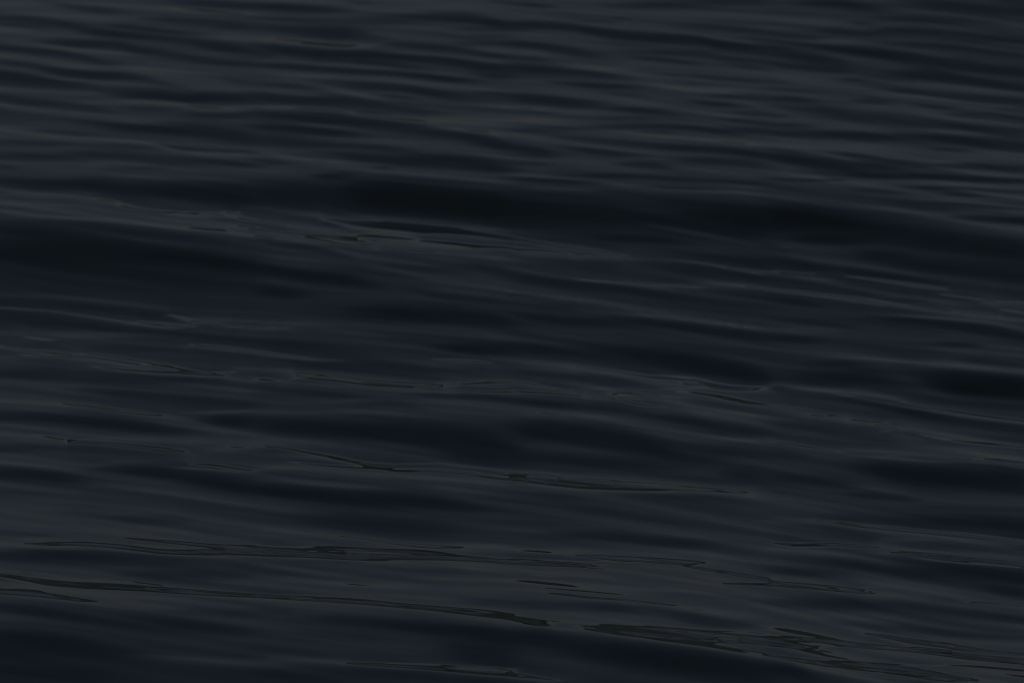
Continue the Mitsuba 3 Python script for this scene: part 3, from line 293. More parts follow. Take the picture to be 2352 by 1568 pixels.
2,92,92 -46,15104,53,48,44 7,15073,48,48,44 61,15044,43,45,44 114,15022,43,45,44 167,15003,42,44,43 221,14992,43,45,43 274,14989,45,48,43 327,14968,44,47,43 379,14938,44,46,43 432,14920,44,46,38 485,14907,44,46,34 509,14902,44,45,32 538,14896,43,44,31 590,14886,42,43,28 643,14875,45,44,28
2,91,197 -46,14945,38,35,-4 10,14936,42,33,-4 65,14925,40,33,-5 121,14907,40,33,-5 176,14874,36,34,-5 231,14846,36,35,-5 286,14834,38,37,-6 341,14819,37,36,-6 395,14799,34,33,-6 429,14786,32,31,-6 450,14778,32,31,-6 504,14758,32,30,-7
2,91,103 -45,14807,34,38,29 6,14793,35,37,28 58,14775,38,39,28 109,14755,37,38,28 160,14735,36,38,28 211,14716,34,40,27
2,91,115 -46,14856,24,26,-10 2,14851,24,25,-10 50,14840,26,26,-10 98,14832,26,27,-10 146,14837,25,31,-10 194,14848,23,24,-10 243,14856,23,22,-11
2,195,90 103,14752,20,20,-20 156,14743,22,23,-20 176,14741,23,24,-20 209,14737,28,28,-20 263,14731,33,35,-20 316,14722,34,44,-20 369,14718,36,40,-20 422,14710,39,41,-20 476,14701,43,44,-21 502,14694,44,44,-21 529,14688,50,42,-21 581,14662,42,42,-21 633,14635,39,43,-21
2,90,90 -45,14663,39,49,31 7,14657,45,48,32 59,14646,48,49,38 111,14637,51,52,44 164,14643,50,51,46 216,14653,47,49,46 268,14660,45,48,46 320,14658,43,46,46 373,14653,41,44,46 424,14637,40,44,45 476,14612,40,43,45 499,14602,40,43,45 527,14591,40,43,45 579,14577,43,45,45 630,14560,46,42,44
2,92,92 171,14531,29,29,13 217,14537,29,29,13 263,14544,31,32,13 309,14551,33,34,12 355,14559,37,37,12 401,14566,39,37,12
2,147,93 289,15358,19,18,-16 342,15346,18,17,-16 395,15339,20,18,-16 448,15330,22,20,-17 501,15309,23,21,-17 522,15299,28,22,-17 553,15275,24,33,-17 605,15235,21,22,-17 656,15200,19,20,-18
2,100,0 599,16225,56,56,-15 655,16213,51,56,-15 711,16206,52,60,-15 767,16212,50,58,-15 823,16212,51,51,-15 880,16213,63,54,-15 937,16226,61,50,-15 993,16236,56,46,-15 1050,16243,52,45,-15 1107,16247,53,46,-15 1164,16255,53,45,-15 1221,16262,51,44,-15 1277,16265,51,45,-15 1301,16266,51,45,-15 1334,16266,47,43,-15
2,100,107 597,16186,23,23,37 650,16175,19,21,37 702,16159,17,19,37 756,16172,18,20,37 810,16201,20,19,37 865,16227,26,23,37
2,25,25 789,16205,20,24,41 820,16211,17,19,41 852,16218,23,23,41
2,218,0 692,16297,43,40,63 750,16296,39,34,63 776,16295,34,30,63 809,16291,34,31,63 867,16295,33,32,63 926,16301,35,36,63 985,16308,33,35,63 1044,16315,31,34,63 1068,16318,30,34,63 1103,16320,31,35,63 1162,16321,31,36,63 1221,16330,31,36,63 1281,16343,33,39,63 1307,16347,33,40,63 1341,16351,36,43,63
2,105,0 1082,16362,21,25,-2 1134,16372,25,28,-2 1187,16386,30,31,-2 1240,16396,33,33,-2 1293,16403,35,36,-2 1345,16408,36,35,-2
2,96,208 594,16094,48,39,42 650,16070,44,43,42 707,16048,46,49,42 763,16030,50,54,42 819,16014,53,59,42 875,15997,53,62,41 931,15976,52,62,41 964,15961,52,59,41 986,15950,49,55,41 1041,15928,46,48,41 1097,15917,43,43,41 1124,15909,42,41,41 1152,15899,44,43,41 1207,15878,42,45,40
2,79,79 824,16089,22,23,33 849,16090,21,22,33 874,16091,20,21,33 924,16092,21,23,33 973,16084,22,24,33 999,16078,24,24,33 1022,16073,25,25,32
2,155,0 941,16155,24,24,38 996,16166,21,22,38 1052,16173,20,22,38 1107,16176,23,25,38 1163,16186,25,28,38 1218,16190,26,29,38 1273,16187,27,29,38 1295,16186,27,30,38 1327,16183,30,34,38
2,66,66 1049,16100,25,25,42 1103,16105,21,23,42 1158,16111,25,29,42 1213,16124,33,32,42
2,126,0 995,15987,25,30,50 1047,15984,27,32,50 1100,15984,30,39,50 1153,15978,35,46,50 1205,15970,37,49,50 1257,15967,41,51,50 1310,15968,44,50,49
2,100,0 1047,15822,38,36,73 1098,15822,35,33,73 1148,15817,32,34,73 1197,15811,36,39,72 1248,15808,40,46,72 1298,15804,47,56,72
2,210,0 732,16123,23,22,-9 790,16088,21,23,-9 847,16058,22,23,-9 905,16040,24,24,-10 963,16025,25,25,-10 995,16017,25,25,-10 1021,16015,25,25,-10 1080,16018,25,26,-10 1138,16015,26,27,-10 1196,16001,27,27,-10 1253,15988,28,28,-10 1279,15984,29,28,-10 1311,15980,28,28,-10
2,107,0 1036,15888,15,14,7 1068,15887,16,15,7 1089,15886,17,16,7 1142,15877,19,19,7 1195,15870,20,21,7 1249,15868,21,22,6 1270,15867,22,23,6 1303,15872,21,22,6
2,96,0 1083,16129,15,15,-3 1111,16125,14,15,-3 1143,16126,15,16,-3 1203,16131,18,18,-3 1263,16132,19,19,-3 1290,16131,20,19,-3 1323,16126,19,18,-3
2,94,0 591,15993,38,36,-16 645,15959,34,36,-16 699,15927,33,38,-16 753,15899,32,39,-16 807,15878,34,41,-17 862,15878,37,41,-17 917,15881,38,38,-17 971,15860,40,40,-17 1024,15817,44,45,-17 1076,15782,47,47,-18 1129,15752,52,49,-18 1181,15715,57,59,-18 1233,15675,61,69,-18 1254,15663,65,72,-18 1285,15646,61,62,-18
2,93,0 583,15771,90,119,136 638,15774,94,111,135 693,15775,91,102,135 747,15767,92,104,135 801,15750,93,106,126 854,15724,97,109,100 907,15693,102,112,85 960,15658,105,114,78 1012,15620,108,116,76 1063,15582,111,119,76 1115,15549,114,123,76 1167,15520,117,128,78 1219,15489,122,135,79 1240,15474,125,142,80 1270,15452,132,157,80
2,161,0 860,15400,69,60,61 911,15394,66,55,61 962,15383,68,63,61 1013,15371,73,74,61 1064,15361,82,84,61 1114,15345,82,83,60 1164,15324,81,83,60 1188,15312,81,82,60 1213,15298,81,83,60 1261,15259,83,84,60
2,82,82 807,15503,43,42,66 832,15495,40,40,65 859,15485,40,41,65 910,15467,43,45,65 961,15449,50,53,65 987,15439,54,59,65 1012,15431,55,59,65
2,112,112 618,15626,36,32,93 653,15631,37,34,93 675,15635,36,35,93 731,15635,34,35,93 787,15630,35,36,93 843,15619,39,37,93 865,15614,41,38,93 898,15605,43,39,93
2,91,0 577,15614,31,29,13 630,15583,38,35,13 684,15559,45,41,13 736,15511,48,46,12 786,15437,52,50,12 837,15389,48,46,12 889,15354,43,42,11 940,15317,42,39,11 991,15281,41,38,11 1042,15245,43,40,11 1093,15218,43,41,10 1145,15198,45,42,10 1196,15175,44,42,10 1216,15161,45,43,10 1245,15135,44,41,10
2,92,81 571,15425,43,45,51 622,15409,44,46,50 673,15390,46,50,50 723,15355,39,41,50 745,15333,36,37,50 773,15307,37,37,50
2,92,105 573,15501,29,32,10 627,15479,31,31,10 680,15457,34,33,9 732,15432,35,35,9 784,15385,31,32,9 835,15340,27,29,8
2,81,81 613,15254,31,45,-3 637,15248,30,32,-3 664,15242,34,34,-3 715,15232,43,43,-4 766,15217,48,45,-4 791,15197,34,32,-4 815,15175,33,30,-4
2,194,194 703,15200,22,25,-14 759,15172,23,24,-15 814,15138,30,29,-15 839,15117,34,33,-15 868,15092,37,35,-15 922,15049,39,38,-15 977,15015,43,44,-16 1012,15001,50,47,-16 1032,14993,51,48,-16 1087,14974,49,49,-16 1141,14950,53,61,-16 1196,14928,62,55,-16
2,64,0 1071,15021,38,45,-20 1125,15003,60,57,-20 1178,14982,76,76,-20 1202,14974,66,71,-20 1232,14960,63,63,-20
2,67,67 838,15008,25,26,23 859,15010,24,18,23 894,15006,20,20,23 950,14996,24,27,23 986,14995,31,33,23 1006,14997,34,34,23
2,195,0 537,15064,15,16,-14 591,15049,14,15,-14 644,15033,15,18,-14 698,15021,16,18,-14 731,15015,17,19,-15 751,15009,18,19,-15 803,14983,20,21,-15 831,14968,21,21,-15 856,14958,25,26,-15 908,14933,31,40,-15 930,14925,36,37,-15 960,14907,38,36,-15 1011,14869,43,41,-15 1062,14838,48,58,-16 1114,14821,51,59,-16 1166,14805,51,47,-16 1188,14798,50,47,-16 1218,14792,47,44,-16
2,66,66 586,14987,32,33,43 606,14981,31,31,43 642,14970,34,35,42 677,14956,39,40,42 697,14945,35,37,42 732,14925,32,32,42 751,14913,33,33,42
2,181,0 749,14810,33,34,53 801,14807,32,32,53 853,14799,34,36,53 905,14787,37,44,53 956,14769,42,55,53 1006,14735,47,58,52 1055,14696,50,58,52 1104,14658,51,57,52 1153,14618,53,59,52 1173,14604,53,60,51 1202,14589,57,66,51
2,105,105 574,14787,34,34,35 606,14778,33,33,35 627,14773,34,34,35 680,14759,37,38,35 732,14742,40,39,35 784,14725,36,37,34 805,14719,35,35,34 837,14710,36,36,34
2,171,0 781,14867,18,18,-16 836,14854,18,18,-16 890,14837,22,21,-16 945,14822,27,26,-16 974,14811,29,28,-16 998,14800,30,31,-16 1052,14777,34,35,-16 1105,14754,37,38,-16 1157,14708,39,39,-16 1180,14688,40,40,-16 1209,14673,38,36,-17
2,90,102 545,14708,56,48,-10 596,14694,50,47,-10 647,14674,51,50,-10 698,14679,49,46,-10 750,14684,42,38,-10 801,14686,38,37,-10
2,89,78 541,14580,28,28,38 590,14580,29,30,38 639,14575,28,30,38 688,14567,31,32,38 710,14563,33,34,37 737,14560,35,35,37
2,86,86 -973,14385,41,40,15 -947,14383,39,39,15 -920,14381,41,41,15 -867,14370,48,48,15 -812,14345,43,42,15 -785,14331,40,39,15 -759,14320,40,39,15
2,0,189 -1161,14073,70,73,22 -1132,14068,67,67,22 -1110,14065,66,67,22 -1058,14060,67,67,22 -1007,14058,69,69,22 -956,14043,68,69,22 -903,14016,65,67,22 -851,13998,60,66,21 -800,13986,55,65,21 -749,13982,49,62,21 -699,13985,42,54,21 -671,13987,38,50,21 -649,13989,39,50,21 -599,14002,46,43,21
2,188,87 -1036,13905,48,51,24 -983,13887,49,49,24 -963,13880,47,48,24 -930,13870,49,50,24 -877,13851,53,54,24 -824,13827,59,60,24 -770,13793,59,59,23 -717,13762,58,58,23 -665,13742,56,57,23 -613,13724,59,58,23 -561,13714,64,59,23 -509,13700,69,66,23
2,0,67 -1147,13894,48,49,-8 -1105,13890,46,46,-8 -1063,13883,44,44,-8 -1021,13878,42,42,-8 -998,13876,42,41,-8 -979,13875,41,40,-8
2,112,112 -1018,14219,26,37,-31 -972,14212,30,37,-31 -926,14200,37,45,-31 -879,14169,40,49,-31 -832,14134,38,43,-32 -785,14112,29,26,-32 -739,14085,33,30,-32
2,191,88 -1010,14129,13,13,-27 -960,14111,13,14,-28 -910,14082,14,15,-28 -860,14056,16,19,-28 -811,14036,16,19,-28 -762,14019,16,18,-28 -713,14011,16,18,-28 -665,14008,16,19,-28 -616,13999,18,18,-28 -567,13966,18,20,-29 -518,13933,16,16,-29
2,0,86 -1136,13754,46,45,-32 -1107,13748,47,47,-32 -1087,13744,45,46,-32 -1038,13734,42,43,-32 -1012,13730,41,41,-32 -990,13728,38,38,-32 -942,13735,44,31,-32 -918,13737,41,27,-32 -893,13718,46,30,-32 -840,13632,29,47,-33 -792,13612,32,51,-33 -744,13600,36,40,-33 -694,13565,37,37,-33 -646,13537,39,33,-34 -597,13510,42,34,-34 -548,13469,41,37,-34 -500,13436,43,37,-35
2,101,84 -761,13661,18,16,-33 -710,13660,17,17,-33 -659,13655,19,19,-33 -632,13649,19,20,-33 -609,13651,19,21,-33 -559,13670,22,21,-33 -509,13685,22,21,-33
2,0,184 -1150,13601,43,45,39 -1122,13593,40,40,39 -1101,13588,40,40,39 -1051,13575,41,41,39 -1002,13564,48,48,39 -952,13554,54,55,39 -903,13545,57,57,39 -854,13531,60,60,39 -804,13508,56,57,38 -755,13484,56,56,38 -705,13463,49,48,38 -656,13447,42,41,38 -608,13438,45,45,38
2,74,84 -689,13589,57,52,58 -664,13588,49,47,58 -643,13586,46,46,58 -597,13581,50,50,58 -551,13570,62,64,57 -504,13557,57,64,57
2,0,180 -1110,13430,35,35,-34 -1081,13416,36,36,-34 -1061,13406,37,37,-34 -1012,13382,40,40,-34 -986,13374,40,45,-34 -965,13377,46,40,-34 -918,13386,43,35,-34 -896,13389,42,34,-34 -871,13390,42,35,-34 -824,13386,38,38,-35 -776,13381,40,40,-35 -757,13378,41,41,-35 -729,13371,43,43,-35 -681,13357,49,48,-35 -634,13359,52,51,-35 -587,13367,60,54,-35 -540,13360,58,57,-35 -493,13364,62,58,-35
2,70,80 -673,13243,53,53,-39 -649,13258,51,53,-39 -629,13271,58,61,-39 -585,13298,72,80,-39 -541,13323,80,86,-39 -497,13354,88,86,-39
2,0,179 -1096,13252,38,40,12 -1069,13249,36,36,12 -1048,13248,37,36,12 -1001,13247,37,37,12 -953,13246,38,38,11 -905,13238,37,36,11 -857,13227,35,35,11 -808,13208,35,34,11 -760,13188,33,33,11 -712,13174,30,30,11 -664,13174,30,30,11 -617,13165,29,29,10
2,0,176 -1084,13096,39,40,-27 -1056,13084,41,43,-28 -1033,13078,40,42,-28 -983,13063,37,41,-28 -933,13053,37,40,-28 -884,13063,35,36,-28 -837,13101,31,33,-28 -810,13111,29,32,-28 -788,13109,28,31,-28 -738,13098,25,28,-28 -689,13096,27,27,-28 -639,13089,29,40,-28
2,0,96 -1075,12989,53,58,35 -1048,12983,49,49,35 -1028,12979,51,51,35 -980,12968,56,56,35 -957,12960,59,59,35 -932,12949,56,56,35 -884,12923,58,56,34 -865,12913,59,57,34 -836,12900,62,62,34
2,167,82 -897,13049,51,53,42 -851,13049,46,48,42 -805,13045,46,47,42 -760,13039,48,48,42 -713,13030,52,54,42 -667,13006,61,67,41 -620,12973,69,70,41 -573,12943,76,75,41 -527,12914,88,87,40 -480,12884,89,82,40
2,0,62 -1060,12804,36,36,-9 -1022,12808,35,36,-10 -984,12808,36,36,-10 -945,12804,37,37,-10 -924,12800,38,38,-10 -906,12795,38,38,-10
2,0,71 -1048,12648,63,63,-33 -1022,12650,65,66,-33 -1004,12651,65,66,-33 -960,12649,63,64,-33 -915,12645,59,60,-33 -891,12643,55,57,-33 -870,12641,54,55,-33
2,108,81 -756,13078,12,13,-33 -711,13070,12,14,-33 -666,13063,16,17,-33 -620,13050,17,18,-34 -575,13040,18,19,-34 -530,13034,18,19,-34 -485,13021,18,18,-34
2,190,190 -565,14212,38,38,28 -515,14200,37,40,28 -465,14200,37,45,28 -415,14194,41,47,28 -366,14184,45,48,28 -316,14169,47,48,27 -266,14149,48,49,27 -216,14131,49,52,27 -167,14115,49,53,27 -118,14106,49,50,27 -68,14110,48,48,27 -19,14112,50,49,27
2,106,88 -221,14361,42,41,63 -168,14355,39,40,63 -115,14352,40,41,63 -62,14345,45,46,63 -9,14339,55,54,63 44,14341,60,54,62
2,89,101 -623,14409,48,46,25 -572,14390,46,46,25 -522,14374,44,44,25 -471,14362,44,44,25 -421,14349,45,44,25 -370,14339,46,45,25
2,88,123 -618,14285,15,18,-18 -566,14263,17,17,-18 -514,14235,17,18,-19 -463,14229,17,18,-19 -413,14224,17,17,-19 -362,14216,16,16,-19 -311,14208,15,16,-19
2,174,174 -420,14321,34,33,-6 -371,14296,35,35,-6 -322,14273,41,40,-6 -274,14253,47,46,-6 -225,14224,48,48,-7 -176,14191,48,51,-7 -128,14180,46,62,-7 -80,14188,45,67,-7 -32,14202,46,47,-7 16,14199,47,50,-7
2,189,87 -653,14149,23,23,-19 -602,14127,25,24,-19 -552,14115,25,24,-19 -502,14102,27,27,-19 -453,14111,31,24,-20 -423,14107,27,24,-20 -403,14100,25,24,-20 -353,14079,25,25,-20 -303,14057,26,25,-20 -277,14046,28,25,-20 -253,14037,29,24,-20 -203,14016,33,23,-20 -154,13994,26,24,-20 -105,14001,31,24,-20 -55,14025,35,25,-20 -6,14046,34,23,-20 43,14055,21,21,-20
2,187,86 -606,14024,27,25,-30 -555,13998,34,31,-31 -504,13967,28,29,-31 -453,13928,28,28,-31 -403,13907,28,29,-31 -353,13891,27,27,-31 -303,13875,25,26,-31 -253,13861,24,24,-31 -204,13851,22,24,-32 -155,13851,20,24,-32 -105,13849,18,26,-32 -56,13848,20,29,-32 -7,13850,21,28,-32 43,13848,21,28,-32
2,86,130 -601,13860,54,54,20 -554,13854,48,49,20 -507,13845,44,44,20 -460,13829,41,41,20 -414,13816,40,40,20 -390,13810,40,40,20 -367,13805,37,36,20 -321,13796,30,30,20 -274,13788,32,31,20
2,124,85 -268,13813,26,26,27 -216,13813,25,26,27 -164,13820,28,29,27 -113,13820,32,33,27 -61,13809,34,35,27 -9,13796,36,38,27 42,13784,34,38,27
2,184,85 -418,13783,14,13,-28 -366,13770,15,14,-28 -315,13755,16,17,-28 -264,13745,18,20,-28 -213,13742,23,24,-28 -162,13744,26,26,-28 -111,13735,27,27,-28 -60,13715,28,28,-28 -9,13693,29,29,-29 42,13671,30,31,-29
2,106,106 -408,13722,29,28,16 -364,13718,28,28,16 -320,13714,29,29,16 -276,13713,33,33,16 -232,13698,34,34,16 -188,13665,38,38,16 -144,13639,41,42,15
2,84,183 -592,13661,32,31,-29 -541,13654,30,33,-29 -490,13643,30,33,-29 -439,13634,29,31,-29 -389,13633,29,30,-29 -338,13635,28,29,-29 -316,13636,28,29,-29 -288,13631,28,28,-29 -237,13612,27,28,-29 -186,13594,25,27,-29 -135,13580,24,26,-29
2,84,84 -589,13578,63,61,41 -540,13557,65,64,42 -491,13539,66,67,50 -442,13523,69,70,59 -393,13507,69,70,61 -344,13491,69,70,61 -296,13478,71,72,61 -247,13468,79,80,61 -199,13458,86,88,61 -151,13444,96,100,61 -103,13427,106,113,61 -81,13418,110,118,61 -55,13406,113,120,60 -7,13383,124,130,60 41,13363,136,138,60
2,88,82 -179,13316,66,62,47 -135,13314,61,57,47 -91,13310,61,59,47 -47,13306,66,64,47 -3,13299,74,71,47 41,13295,78,80,46
2,83,169 -582,13399,63,57,-33 -534,13390,64,61,-33 -488,13392,57,58,-33 -441,13392,52,52,-33 -394,13379,48,47,-27 -347,13356,43,43,-18 -300,13342,41,41,-13 -253,13336,39,39,-10 -206,13331,38,37,-7 -160,13327,35,34,-7
2,115,115 -546,13238,37,39,-38 -498,13231,37,37,-38 -450,13227,37,38,-38 -403,13218,36,46,-38 -355,13187,31,41,-38 -328,13165,31,37,-38 -306,13150,24,24,-39 -258,13105,15,16,-39
2,81,81 -566,13038,36,51,-37 -521,13075,44,42,-37 -475,13096,46,47,-37 -428,13089,46,47,-37 -381,13065,47,47,-37 -333,13047,46,47,-37 -286,13037,45,45,-37 -240,13027,42,43,-37 -193,13023,43,43,-37 -146,13025,43,44,-37 -100,13022,42,43,-37 -53,13010,41,43,-38 -6,12986,38,41,-38 40,12960,35,44,-38
2,143,143 -547,13046,27,36,-37 -501,13011,26,27,-37 -456,12964,31,35,-37 -434,12946,33,39,-38 -411,12932,33,39,-38 -366,12913,32,38,-38 -344,12906,32,38,-38 -322,12900,31,37,-38 -278,12893,30,35,-38 -234,12886,28,32,-38 -190,12880,28,32,-38
2,42,42 -461,13042,15,16,-24 -426,13028,17,17,-24 -391,13014,19,19,-24 -356,13001,20,21,-24
2,80,173 -562,12939,49,50,45 -515,12914,52,53,44 -467,12884,56,57,44 -419,12856,62,62,44 -372,12833,65,66,44 -325,12817,69,70,44 -279,12811,69,70,43 -232,12807,70,70,43 -186,12800,71,71,43 -139,12783,69,69,43 -93,12760,70,70,43 -47,12739,73,74,43 0,12716,73,77,42
2,96,80 -200,12936,36,37,-29 -152,12925,39,40,-28 -104,12917,43,44,-24 -56,12906,44,45,-19 -8,12890,45,46,-14 40,12871,44,44,-13
2,73,86 -140,13946,10,10,-29 -115,13943,9,10,-29 -94,13940,10,10,-29 -49,13942,12,13,-29 -3,13942,13,13,-29 43,13941,14,15,-29
2,87,87 -44,14379,38,45,33 7,14375,42,44,33 58,14372,48,49,38 109,14369,55,56,42 161,14368,61,62,48 212,14369,66,68,55 263,14371,74,76,60 314,14370,81,85,64 344,14366,85,90,67 366,14360,84,89,67 416,14334,82,88,69 466,14297,83,89,70 489,14279,83,89,71 516,14258,81,86,71 565,14215,88,88,70 614,14172,104,91,70
2,118,89 330,14480,27,29,19 380,14475,28,29,18 429,14468,30,31,18 478,14459,32,33,18 527,14451,34,35,18 576,14445,36,37,18 625,14433,38,38,18
2,87,177 -44,14244,65,54,-25 6,14224,61,59,-25 55,14210,64,63,-26 105,14199,65,65,-26 154,14181,62,70,-26 203,14166,55,72,-26 252,14160,48,66,-26 302,14150,43,62,-26 350,14132,35,48,-27 399,14115,45,42,-27
2,176,87 169,14141,27,32,-32 218,14122,25,29,-32 267,14105,29,32,-33 315,14083,38,39,-33 364,14080,44,39,-33 413,14072,38,46,-33 463,14080,40,54,-33 512,14084,41,51,-33 561,14071,28,37,-33 609,14064,23,24,-33
2,89,89 117,13963,27,20,-29 161,13964,23,23,-29 205,13981,26,25,-29 250,14006,23,22,-29 294,14015,26,20,-29 339,14020,28,26,-29
2,150,84 221,13914,39,45,-36 269,13898,40,43,-36 316,13883,50,59,-36 363,13855,68,69,-36 408,13777,60,62,-37 455,13769,55,55,-37 502,13764,51,50,-37 550,13761,43,44,-37 597,13756,40,43,-37
2,50,50 295,13938,33,28,-36 337,13931,32,30,-36 379,13927,35,34,-36 421,13923,33,37,-36
2,89,89 82,14115,29,30,18 126,14096,31,32,18 171,14082,35,36,18 215,14080,39,40,18 260,14080,31,34,17 304,14072,32,36,17
2,85,150 -43,13789,49,42,31 5,13779,45,43,31 52,13771,42,41,31 99,13767,40,40,31 118,13766,41,41,31 146,13767,40,41,31 193,13760,38,38,31 212,13754,37,37,31 240,13740,34,34,31 287,13718,29,31,30 334,13702,28,32,30
2,84,84 -42,13710,41,40,-31 7,13686,40,40,-31 55,13657,38,44,-31 104,13641,34,43,-31 153,13641,36,40,-31 201,13626,37,40,-31 249,13584,39,42,-32 279,13560,41,43,-32 297,13547,41,44,-32 345,13516,41,43,-32 371,13507,41,43,-32 393,13503,40,41,-33 441,13496,38,39,-33 463,13497,37,37,-33 489,13502,37,36,-33 538,13516,36,36,-33 587,13536,43,35,-33
2,149,84 218,13709,35,30,26 265,13689,32,30,26 312,13679,38,38,26 358,13668,45,46,26 404,13640,48,48,25 450,13601,48,49,25 496,13587,49,49,25 543,13591,54,53,25 590,13598,58,54,25
2,83,83 -42,13488,78,103,57 7,13500,85,93,57 55,13508,84,86,57 103,13511,86,89,57 151,13504,86,90,57 199,13480,86,89,56 247,13446,78,80,56 294,13408,71,73,56 341,13367,74,76,35 388,13343,78,80,21 437,13354,77,80,20 485,13372,79,82,19 534,13399,79,82,18 583,13421,76,95,18
2,82,177 -41,13307,40,40,36 6,13298,42,42,36 53,13292,45,45,36 100,13291,46,47,36 147,13289,47,47,36 194,13283,46,47,36 241,13274,47,47,35 288,13263,48,48,35 335,13252,50,49,35 364,13246,52,50,35 381,13242,53,51,35 428,13233,52,53,35
2,66,81 408,13195,78,75,41 430,13194,75,73,41 449,13193,77,74,41 490,13191,83,83,41 532,13188,97,100,41 573,13187,95,104,41
2,81,81 -41,13180,59,38,-26 6,13175,50,30,-26 54,13163,42,32,-26 101,13163,40,31,-26 148,13164,40,31,-27 195,13159,41,32,-27 242,13149,39,33,-27 289,13135,41,33,-27 335,13117,41,33,-27 382,13099,39,33,-27 428,13088,40,33,-27 475,13082,42,37,-27 521,13068,39,36,-27 568,13058,37,35,-28
2,64,64 14,12883,34,34,10 33,12877,33,33,10 54,12871,34,34,10 94,12859,36,35,9 134,12849,39,38,9 154,12844,41,41,9 174,12841,41,42,9
2,148,80 193,12905,27,32,15 239,12908,27,31,15 285,12912,31,35,15 331,12918,35,41,15 378,12922,41,47,15 424,12925,42,48,15 470,12927,45,52,14 516,12927,48,55,14 562,12924,50,55,14
2,80,80 -40,13019,21,20,-31 6,12992,18,19,-31 53,12970,20,23,-32 99,12950,21,26,-32 145,12931,22,28,-32 191,12923,25,30,-32 238,12935,27,36,-32 285,12947,28,40,-32 331,12960,30,44,-32 378,12970,32,49,-32 425,12980,35,50,-32 446,12985,37,52,-32 472,12990,45,58,-32 518,12985,54,58,-32 564,12976,55,57,-32
2,122,0 880,14538,26,26,-8 931,14511,27,27,-8 983,14486,32,30,-8 1033,14454,36,35,-8 1084,14418,36,38,-9 1134,14391,37,41,-9 1157,14385,37,42,-9 1186,14384,37,40,-9
2,64,64 939,14566,28,28,51 958,14560,27,27,51 992,14547,24,26,51 1046,14531,25,28,51 1080,14525,31,32,51 1100,14523,34,33,51
2,84,0 972,14400,41,41,34 997,14387,41,41,34 1024,14374,39,41,34 1076,14350,40,42,34 1128,14331,45,47,34 1152,14329,48,50,34 1182,14331,46,51,34
2,188,0 616,14417,20,20,-23 667,14405,22,22,-23 690,14399,22,22,-23 719,14393,23,23,-23 770,14388,25,26,-23 822,14387,27,26,-23 874,14376,27,26,-23 924,14347,28,27,-23 944,14332,29,29,-23 974,14313,32,32,-23 1024,14295,36,36,-23 1074,14269,37,38,-23 1123,14238,38,42,-24 1145,14228,39,45,-24 1174,14232,40,40,-24
2,84,84 612,14338,31,32,34 638,14337,31,32,34 665,14334,29,31,34 717,14330,28,31,34 770,14330,30,34,34 797,14332,33,38,34 823,14336,36,39,34
2,146,146 564,14218,62,66,57 616,14215,73,74,57 669,14220,71,74,57 722,14223,72,75,57 775,14221,74,79,57 826,14196,77,83,56 877,14162,85,87,56 928,14142,83,70,56
2,116,0 875,14201,83,92,122 923,14180,79,82,122 971,14158,71,78,122 1019,14141,75,83,122 1067,14128,79,86,121 1116,14113,83,90,121 1135,14106,87,95,121 1164,14096,96,118,121
2,84,183 527,14179,23,20,-22 575,14139,30,25,-23 624,14110,33,32,-23 674,14102,38,36,-23 724,14102,41,37,-23 773,14094,42,39,-23 820,14047,39,37,-23 866,13986,37,30,-24 914,13962,34,24,-24 944,13953,31,20,-24 963,13946,32,21,-24 1010,13915,32,25,-24
2,85,42 526,14150,27,17,19 578,14114,18,18,19 631,14102,17,17,19
2,181,0 496,14024,29,34,5 547,14023,29,30,5 598,14024,30,30,6 649,14017,37,38,7 699,14011,42,43,11 749,13989,39,46,22 778,13974,37,45,29 798,13958,38,46,33 846,13908,38,48,45 869,13887,38,48,54 894,13871,39,50,49 943,13849,43,55,41 992,13825,44,55,38 1040,13798,44,53,36 1088,13772,44,52,33 1109,13758,44,52,32 1136,13739,47,52,32
2,180,0 645,14106,18,17,-21 695,14071,16,17,-21 745,14032,19,21,-21 795,13994,18,18,-21 844,13949,19,18,-22 871,13927,19,18,-22 893,13914,19,19,-22 943,13892,19,20,-22 993,13871,20,22,-22 1042,13850,21,25,-22 1091,13825,22,29,-23 1113,13811,23,30,-23 1140,13792,20,25,-23
2,127,0 837,14030,54,50,32 882,14022,49,45,32 928,14025,48,48,32 975,14035,52,49,31 1021,14034,54,48,31 1066,14025,57,50,31 1111,14011,62,53,31 1155,13987,66,57,31
2,82,178 512,13776,57,52,-25 561,13774,51,49,-25 610,13772,47,47,-25 658,13768,45,48,-25 707,13757,46,46,-25 754,13731,46,50,-25 800,13680,50,55,-26 846,13640,46,46,-26 892,13606,35,40,-26 920,13586,29,33,-26 938,13574,29,32,-26 984,13542,33,31,-27
2,123,123 752,13742,24,24,-23 804,13751,28,25,-23 856,13752,34,32,-23 906,13721,38,36,-23 928,13707,39,38,-23 956,13702,40,39,-23 1008,13697,39,38,-24 1058,13685,36,36,-24
2,102,0 863,13540,22,22,-26 905,13534,24,24,-27 948,13529,28,27,-27 990,13525,32,30,-27 1033,13524,33,33,-27 1075,13519,35,35,-27 1117,13510,31,32,-27
2,82,168 509,13675,46,50,18 557,13679,43,44,18 604,13678,41,43,18 652,13667,43,44,18 698,13639,42,44,17 744,13604,43,45,17 790,13574,41,42,17 836,13555,39,40,17 882,13538,38,38,17 928,13516,41,41,17
2,83,0 505,13555,29,25,-28 551,13534,35,32,-28 597,13507,39,35,-29 644,13486,37,35,-29 691,13481,40,34,-29 737,13471,39,39,-29 784,13458,45,44,-29 830,13453,54,48,-29 877,13450,59,53,-29 924,13445,63,57,-29 971,13442,64,60,-29 1018,13447,74,62,-29 1066,13451,69,62,-29 1085,13452,63,61,-29 1113,13454,58,55,-29
